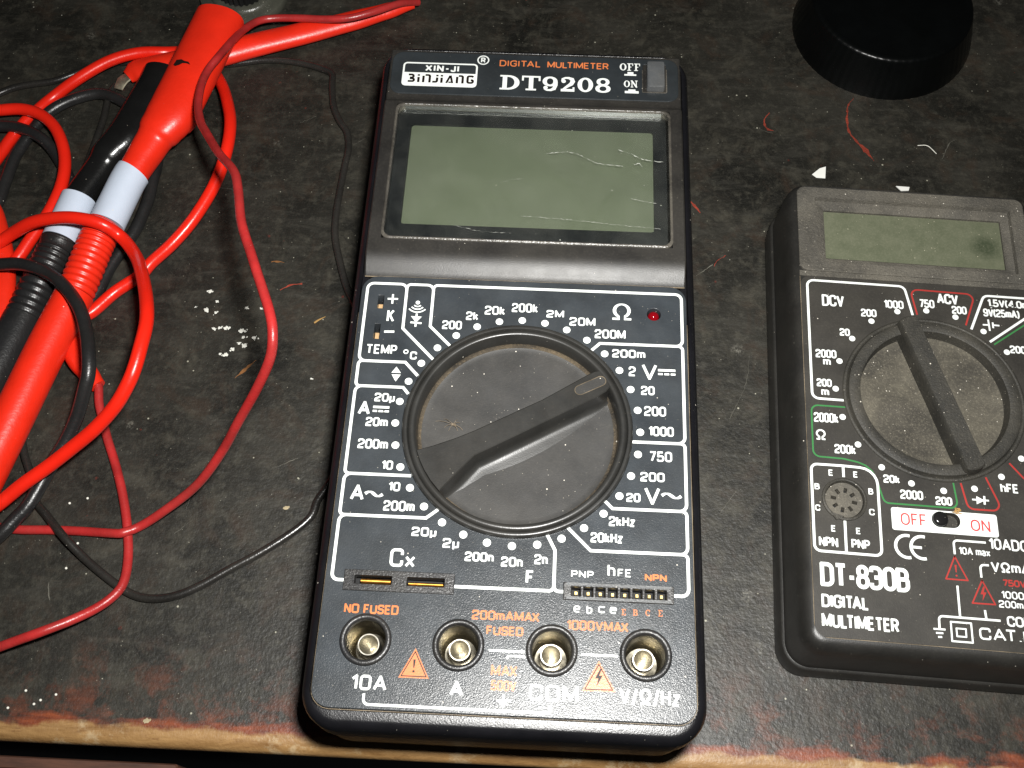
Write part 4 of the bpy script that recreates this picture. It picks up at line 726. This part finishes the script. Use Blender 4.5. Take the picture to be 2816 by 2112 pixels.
def probe(name, label, mt, mt_soft, axis, ir, rw, rh, cuts):
    t = thing(name, label, 'test lead', axis[cuts[1]])
    off = Vector(axis[cuts[1]])
    def part(nm, pts, a, b, m_, parent=None, **k):
        gg = G(); sweep(gg, [tuple(Vector(p)-off) for p in pts], a, b, **k); return gg.build(nm, m_, parent or t, smooth=60)
    c0, c1, c2, c3 = cuts
    gg = G(); sweep(gg, [tuple(Vector(p)-off) for p in axis[:c0+1]], rw[:c0+1], rh[:c0+1], seg=28, superell=.92)
    if ir: sweep(gg, [tuple(Vector(p)-off) for p in ir], [2.2,3.6,4.3,4.4,3.4,2.0], [2.2,3.4,3.9,3.9,3.0,2.0], seg=24)
    gg.build('clip_boot', mt_soft, t, smooth=60)
    part('sleeve', axis[c1:c2+1], [5.15]*(c2-c1+1), None, M['sleeve'], seg=32)
    hd = part('handle', axis[c3:], rw[c3:], rh[c3:], mt, seg=32)
    part('ribbed_grip', axis[c2:c3+1], [5.1]*(c3-c2+1), None, mt, seg=32, step=.22, ribs=lambda u: .18*math.sin(u*2*math.pi*13))
    return t, off
# the red and the black probe: (boot ... boot end | sleeve | ribbed | handle)
ra = red_probe
rwid = [7.9, 7.9, 7.8, 7.6, 6.6, 5.2, 4.5, 4.2, 5.0, 5.0, 5.35, 5.5, 5.5, 5.5]
rhei = [5.2, 5.2, 5.3, 5.4, 5.2, 4.7, 4.4, 4.2, 5.0, 5.0, 5.35, 5.5, 5.5, 5.5]
ra2 = ra[:6]+[ra[6]]+[ra[7]]+ra[8:]
tR, offR = probe('test_lead', 'thick bright red probe lead with ribbed grip, milky sleeve and flared red boot', M['red'], M['red'], ra, boot_fold, rwid, rhei, (7, 6, 8, 10))
bwid = [6.3, 6.3, 6.2, 6.0, 5.4, 4.6, 4.4, 5.0, 5.0, 5.35, 5.5, 5.5]
bhei = [5.0, 5.0, 5.2, 5.4, 5.2, 4.5, 4.4, 5.0, 5.0, 5.35, 5.5, 5.5]
tK, offK = probe('test_lead', 'thick black probe lead with ribbed grip and glossy boot, beside the red probe', M['black_rubber'], M['black_gloss'], black_probe, None, bwid, bhei, (6, 6, 7, 9))
def cable(nm, parent, off, paths, r, m_, seg=14):
    gg = G()
    for p in paths: sweep(gg, [tuple(Vector(q)-Vector(off)) for q in p], r, seg=seg)
    return gg.build(nm, m_, parent, smooth=60)
cable('cable', tR, offR, [red_cable], 1.85, M['red_cable'])
cable('cable', tK, offK, [black_d[::-1]+[(-169,82,2),(-180,92,3),(-181,104,5)]+black_e, [(-152,2,5.6),(-165,0,5),(-172,25,9),(-166,48,11)]+black_f], 1.85, M['black_rubber'])
# ink mark on the red boot
g = G(); c = Vector((-107.4,124.0,0))
P = [(-111.0,122.4),(-110.4,124.3),(-108.9,124.6),(-107.9,124.0),(-106.6,123.7),(-105.8,122.6),(-107.2,123.1),(-108.3,123.1),(-109.3,122.3),(-110.4,121.9)]
poly(g, [(p[0]-offR.x, p[1]-offR.y) for p in P], 20.05-offR.z); g.build('ink_mark', M['ink'], tR, smooth=0)
# thin red lead with a clip boot at either end
tT = thing('clip_lead', 'thin dull red wire with red clip boots, snaking between the probes and large meter', 'clip lead', (-90, 60, 0)); oT = (-90, 60, 0)
cable('wire', tT, oT, [thin_red_a+[(-152,-21,1.3),(-168,-27,1.3),(-170,-42,1.3),(-152,-53,1.5)]+thin_red_b[::-1]], 1.22, M['old_red'], 12)
g = G(); sweep(g, [tuple(Vector(q)-Vector(oT)) for q in long_clip], [2.6,4.4,4.7,4.6,4.4,4.2,3.7,3.0,1.9], [1.6,3.0,3.4,3.4,3.2,3.0,2.7,2.3,1.7], seg=26, superell=1.05); g.build('clip_boot', M['red'], tT, smooth=60)
g = G(); sweep(g, [tuple(Vector(q)-Vector(oT)) for q in [(-131.4,132.3,3.6),(-134.2,130.0,3.2),(-135.2,127.2,2.4)]], [1.6,2.0,1.5], [.6,.5,.4], seg=10, superell=.6); g.build('clip_jaw', M['jaw'], tT, smooth=40)
g = G(); sweep(g, [tuple(Vector(q)-Vector(oT)) for q in small_clip], [3.0,3.6,3.4,2.7,2.1], [2.2,2.7,2.6,2.2,2.0], seg=24); g.build('clip_boot', M['red'], tT, smooth=60)
tB = thing('clip_lead', 'thin black wire running from behind the probes to under the large meter', 'clip lead', (-60, 90, 0)); oB = (-60, 90, 0)
cable('wire', tB, oB, [thin_black, thin_black_b], 1.1, M['black_wire'], 12)
g = G(); sweep(g, left_clip, [2.4,3.8,4.2,4.2,3.6], [1.8,2.8,3.0,3.0,2.6], seg=24); tag(g.build('clip_boot', M['red'], smooth=60), 'red clip boot half hidden under the black probe at the left edge', 'clip boot')

# ------------------------------------------------------------------ things at the far edge
tk = thing('control_knob', 'round grey knob with wide skirt and ridged dark top behind the red boot', 'knob', (-101.5, 172.5, 0)); 
g = G(); g.lathe([(15.2,0),(15.4,1.2),(15.0,2.2),(14.2,2.6),(12.8,2.4),(11.6,2.6),(11.2,3.4),(10.6,3.7),(9.0,3.6)], 0, 0, 72, True, True); g.build('skirt', M['grooved'], tk, smooth=40)
g = G(); g.lathe([(9.0,3.5),(8.9,9.0),(8.6,10.4)], 0, 0, 180, False, True, 30, .35); g.build('grip', M['pitch'], tk, smooth=50)
g = G(); g.lathe([(8.9,10.2),(9.0,10.9),(8.3,11.4),(7.2,11.3)], 0, 0, 180, False, True, 30, .3); g.build('knurled_rim', M['chrome'], tk, smooth=50)
tc_ = thing('bottle_cap', 'glossy black round cap standing at the top right behind the small meter', 'cap', (114.2, 164.5, 0))
g = G(); g.lathe([(29.2,0),(29.3,1.5),(28.4,5.0),(26.6,10.5),(25.9,12.6),(25.7,13.3),(25.1,13.8),(24.3,13.9)], 0, 0, 280, True, True, 70, .05); g.build('cap_side', M['cap'], tc_, smooth=50)
g = G(); g.lathe([(24.4,13.95),(23.8,14.1),(23.2,13.7),(22.6,13.45),(8,13.3),(.2,13.3)], 0, 0, 96, False, True); g.build('cap_top', M['cap'], tc_, smooth=50)

# ------------------------------------------------------------------ litter on the table
def lump(g, x, y, r, hz=.6, z0=0.0, n=7):
    loops = []; ph = random.random()*6
    base = [random.uniform(.6, 1.15) for _ in range(9)]
    for k in range(1, n):
        a = math.pi*k/n*.96
        loops.append([(x+r*math.sin(a)*base[j]*math.cos(ph+2*math.pi*j/9)*random.uniform(.88,1.1), y+r*math.sin(a)*base[j]*math.sin(ph+2*math.pi*j/9)*random.uniform(.88,1.1), z0+r*hz*(1-math.cos(a))*random.uniform(.9,1.1)) for j in range(9)])
    g.loft(loops, True, True)
CR = [(-93.2,54.5,.95),(-90.5,51.1,.8),(-93.1,48.0,1.15),(-90.4,47.4,.75),(-96.5,49.0,.45),(-81.4,49.3,.8),(-77.2,49.2,.6),(-90.0,42.0,.9),(-88.3,42.4,.7),(-86.3,42.5,1.1),(-81.8,41.6,1.35),(-80.9,39.6,.8),(-77.7,39.6,1.0),(-80.3,36.8,1.2),(-81.8,37.6,.7),(-83.4,35.5,.9),(-85.2,33.6,1.1),(-86.6,33.9,.6),(-59.5,27.2,.5)]
for i, (x, y, r) in enumerate(CR):
    r *= .7; g = G(); lump(g, 0, 0, r*.8, .1)
    for _ in range(10): lump(g, random.gauss(0,r*.6), random.gauss(0,r*.45), r*random.uniform(.2,.55), .12)
    o = g.build('crumb', M['crumb'], smooth=40, loc=(x, y, .02))
    tag(o, 'small flaky white crumb on the black table left of the large meter', 'crumb', 'white crumbs on the table')
BD = [(-119.0,-61.7),(-111.3,-62.3),(-114.8,-63.8),(-116.2,-64.8),(-122.4,-66.0),(-114.7,-23.7),(-119.4,-12.8),(-114.9,-11.2),(-116.2,-30.5)]
b0 = None
for x, y in BD:
    if b0 is None:
        g = G(); g.lathe([(.05,0)]+[(.34*math.sin(math.pi*i/8), .34-.34*math.cos(math.pi*i/8)) for i in range(1,8)]+[(.05,.68)], 0, 0, 14, True, True); b0 = o = g.build('bead', M['bead'], smooth=80)
    else: o = b0.copy(); COL.objects.link(o)
    o.location = Vector((x, y, .02))*MM
    tag(o, 'pinhead-sized white bead on the lower left of the table', 'bead', 'tiny white beads on the table')
g = G(); P = [(-2.6,.2),(-.2,2.2),(1.6,2.6),(1.1,-1.8),(-1.4,-1.2)]; g.loft([[(p[0], p[1], z+.25*p[0]) for p in P] for z in (.75,.85)], True, True)
tag(g.build('paper_scrap', M['paper'], smooth=0, loc=(89.6, 104.2, 0)), 'white triangular scrap behind the left corner of the small meter', 'scrap')
g = G(); P = [(-2.0,.8),(2.1,.6),(1.7,-.7),(-.6,-.9)]; g.loft([[(p[0], p[1], z) for p in P] for z in (.3,.6)], True, True)
tag(g.build('paper_scrap', M['paper'], smooth=0, loc=(114.4, 100.0, 0)), 'narrow white scrap behind the top edge of the small meter', 'scrap')
g = G(); S, par = spline([(121,117,.3),(124,116.8,.5),(126.5,114,.3)], .5); sweep(g, [tuple(s) for s in S], .12, seg=6, step=.5); tag(g.build('lint_thread', M['bead'], smooth=60), 'short bent white thread on the table below the black cap', 'thread')
g = G()
for k in range(7):
    p = [(4.0+random.uniform(-1.2,1.2), -30.3+random.uniform(-.7,.7), 25.05+random.uniform(0,.5)) for _ in range(3)]; sweep(g, p, .1, seg=5, step=.3)
o = g.build('fluff', M['fluff'], smooth=60); o.matrix_world = Matrix.Translation(Vector((103.6,17.2,0))*MM) @ Matrix.Rotation(math.radians(-2), 4, 'Z'); tag(o, 'wisp of yellow fluff above the switch of the small meter', 'fluff')
for (x, y, r, mt, lb) in ((-87.8,-67.4,1.1,'jaw','pale wood splinter near the front edge of the table, left of the large meter'), (-61.3,-11.3,1.0,'jaw','beige flake on the table near the thin black wire')):
    r *= .75; g = G(); lump(g, 0, 0, r, .12); lump(g, r*.9, .2, r*.5, .12); lump(g, -r*.8, -.1, r*.35, .12); o = g.build('flake', M['flake'], smooth=40, loc=(x, y, 0)); tag(o, lb, 'flake')
g = G(); sweep(g, [(-61.0,45.0,.4),(-59.8,45.9,.6),(-58.0,47.2,.4)], [.3,.28,.1], .1, seg=8, step=.4); tag(g.build('splinter', M['fluff'], smooth=60), 'small yellow splinter on the table beside the left edge of the large meter', 'splinter')
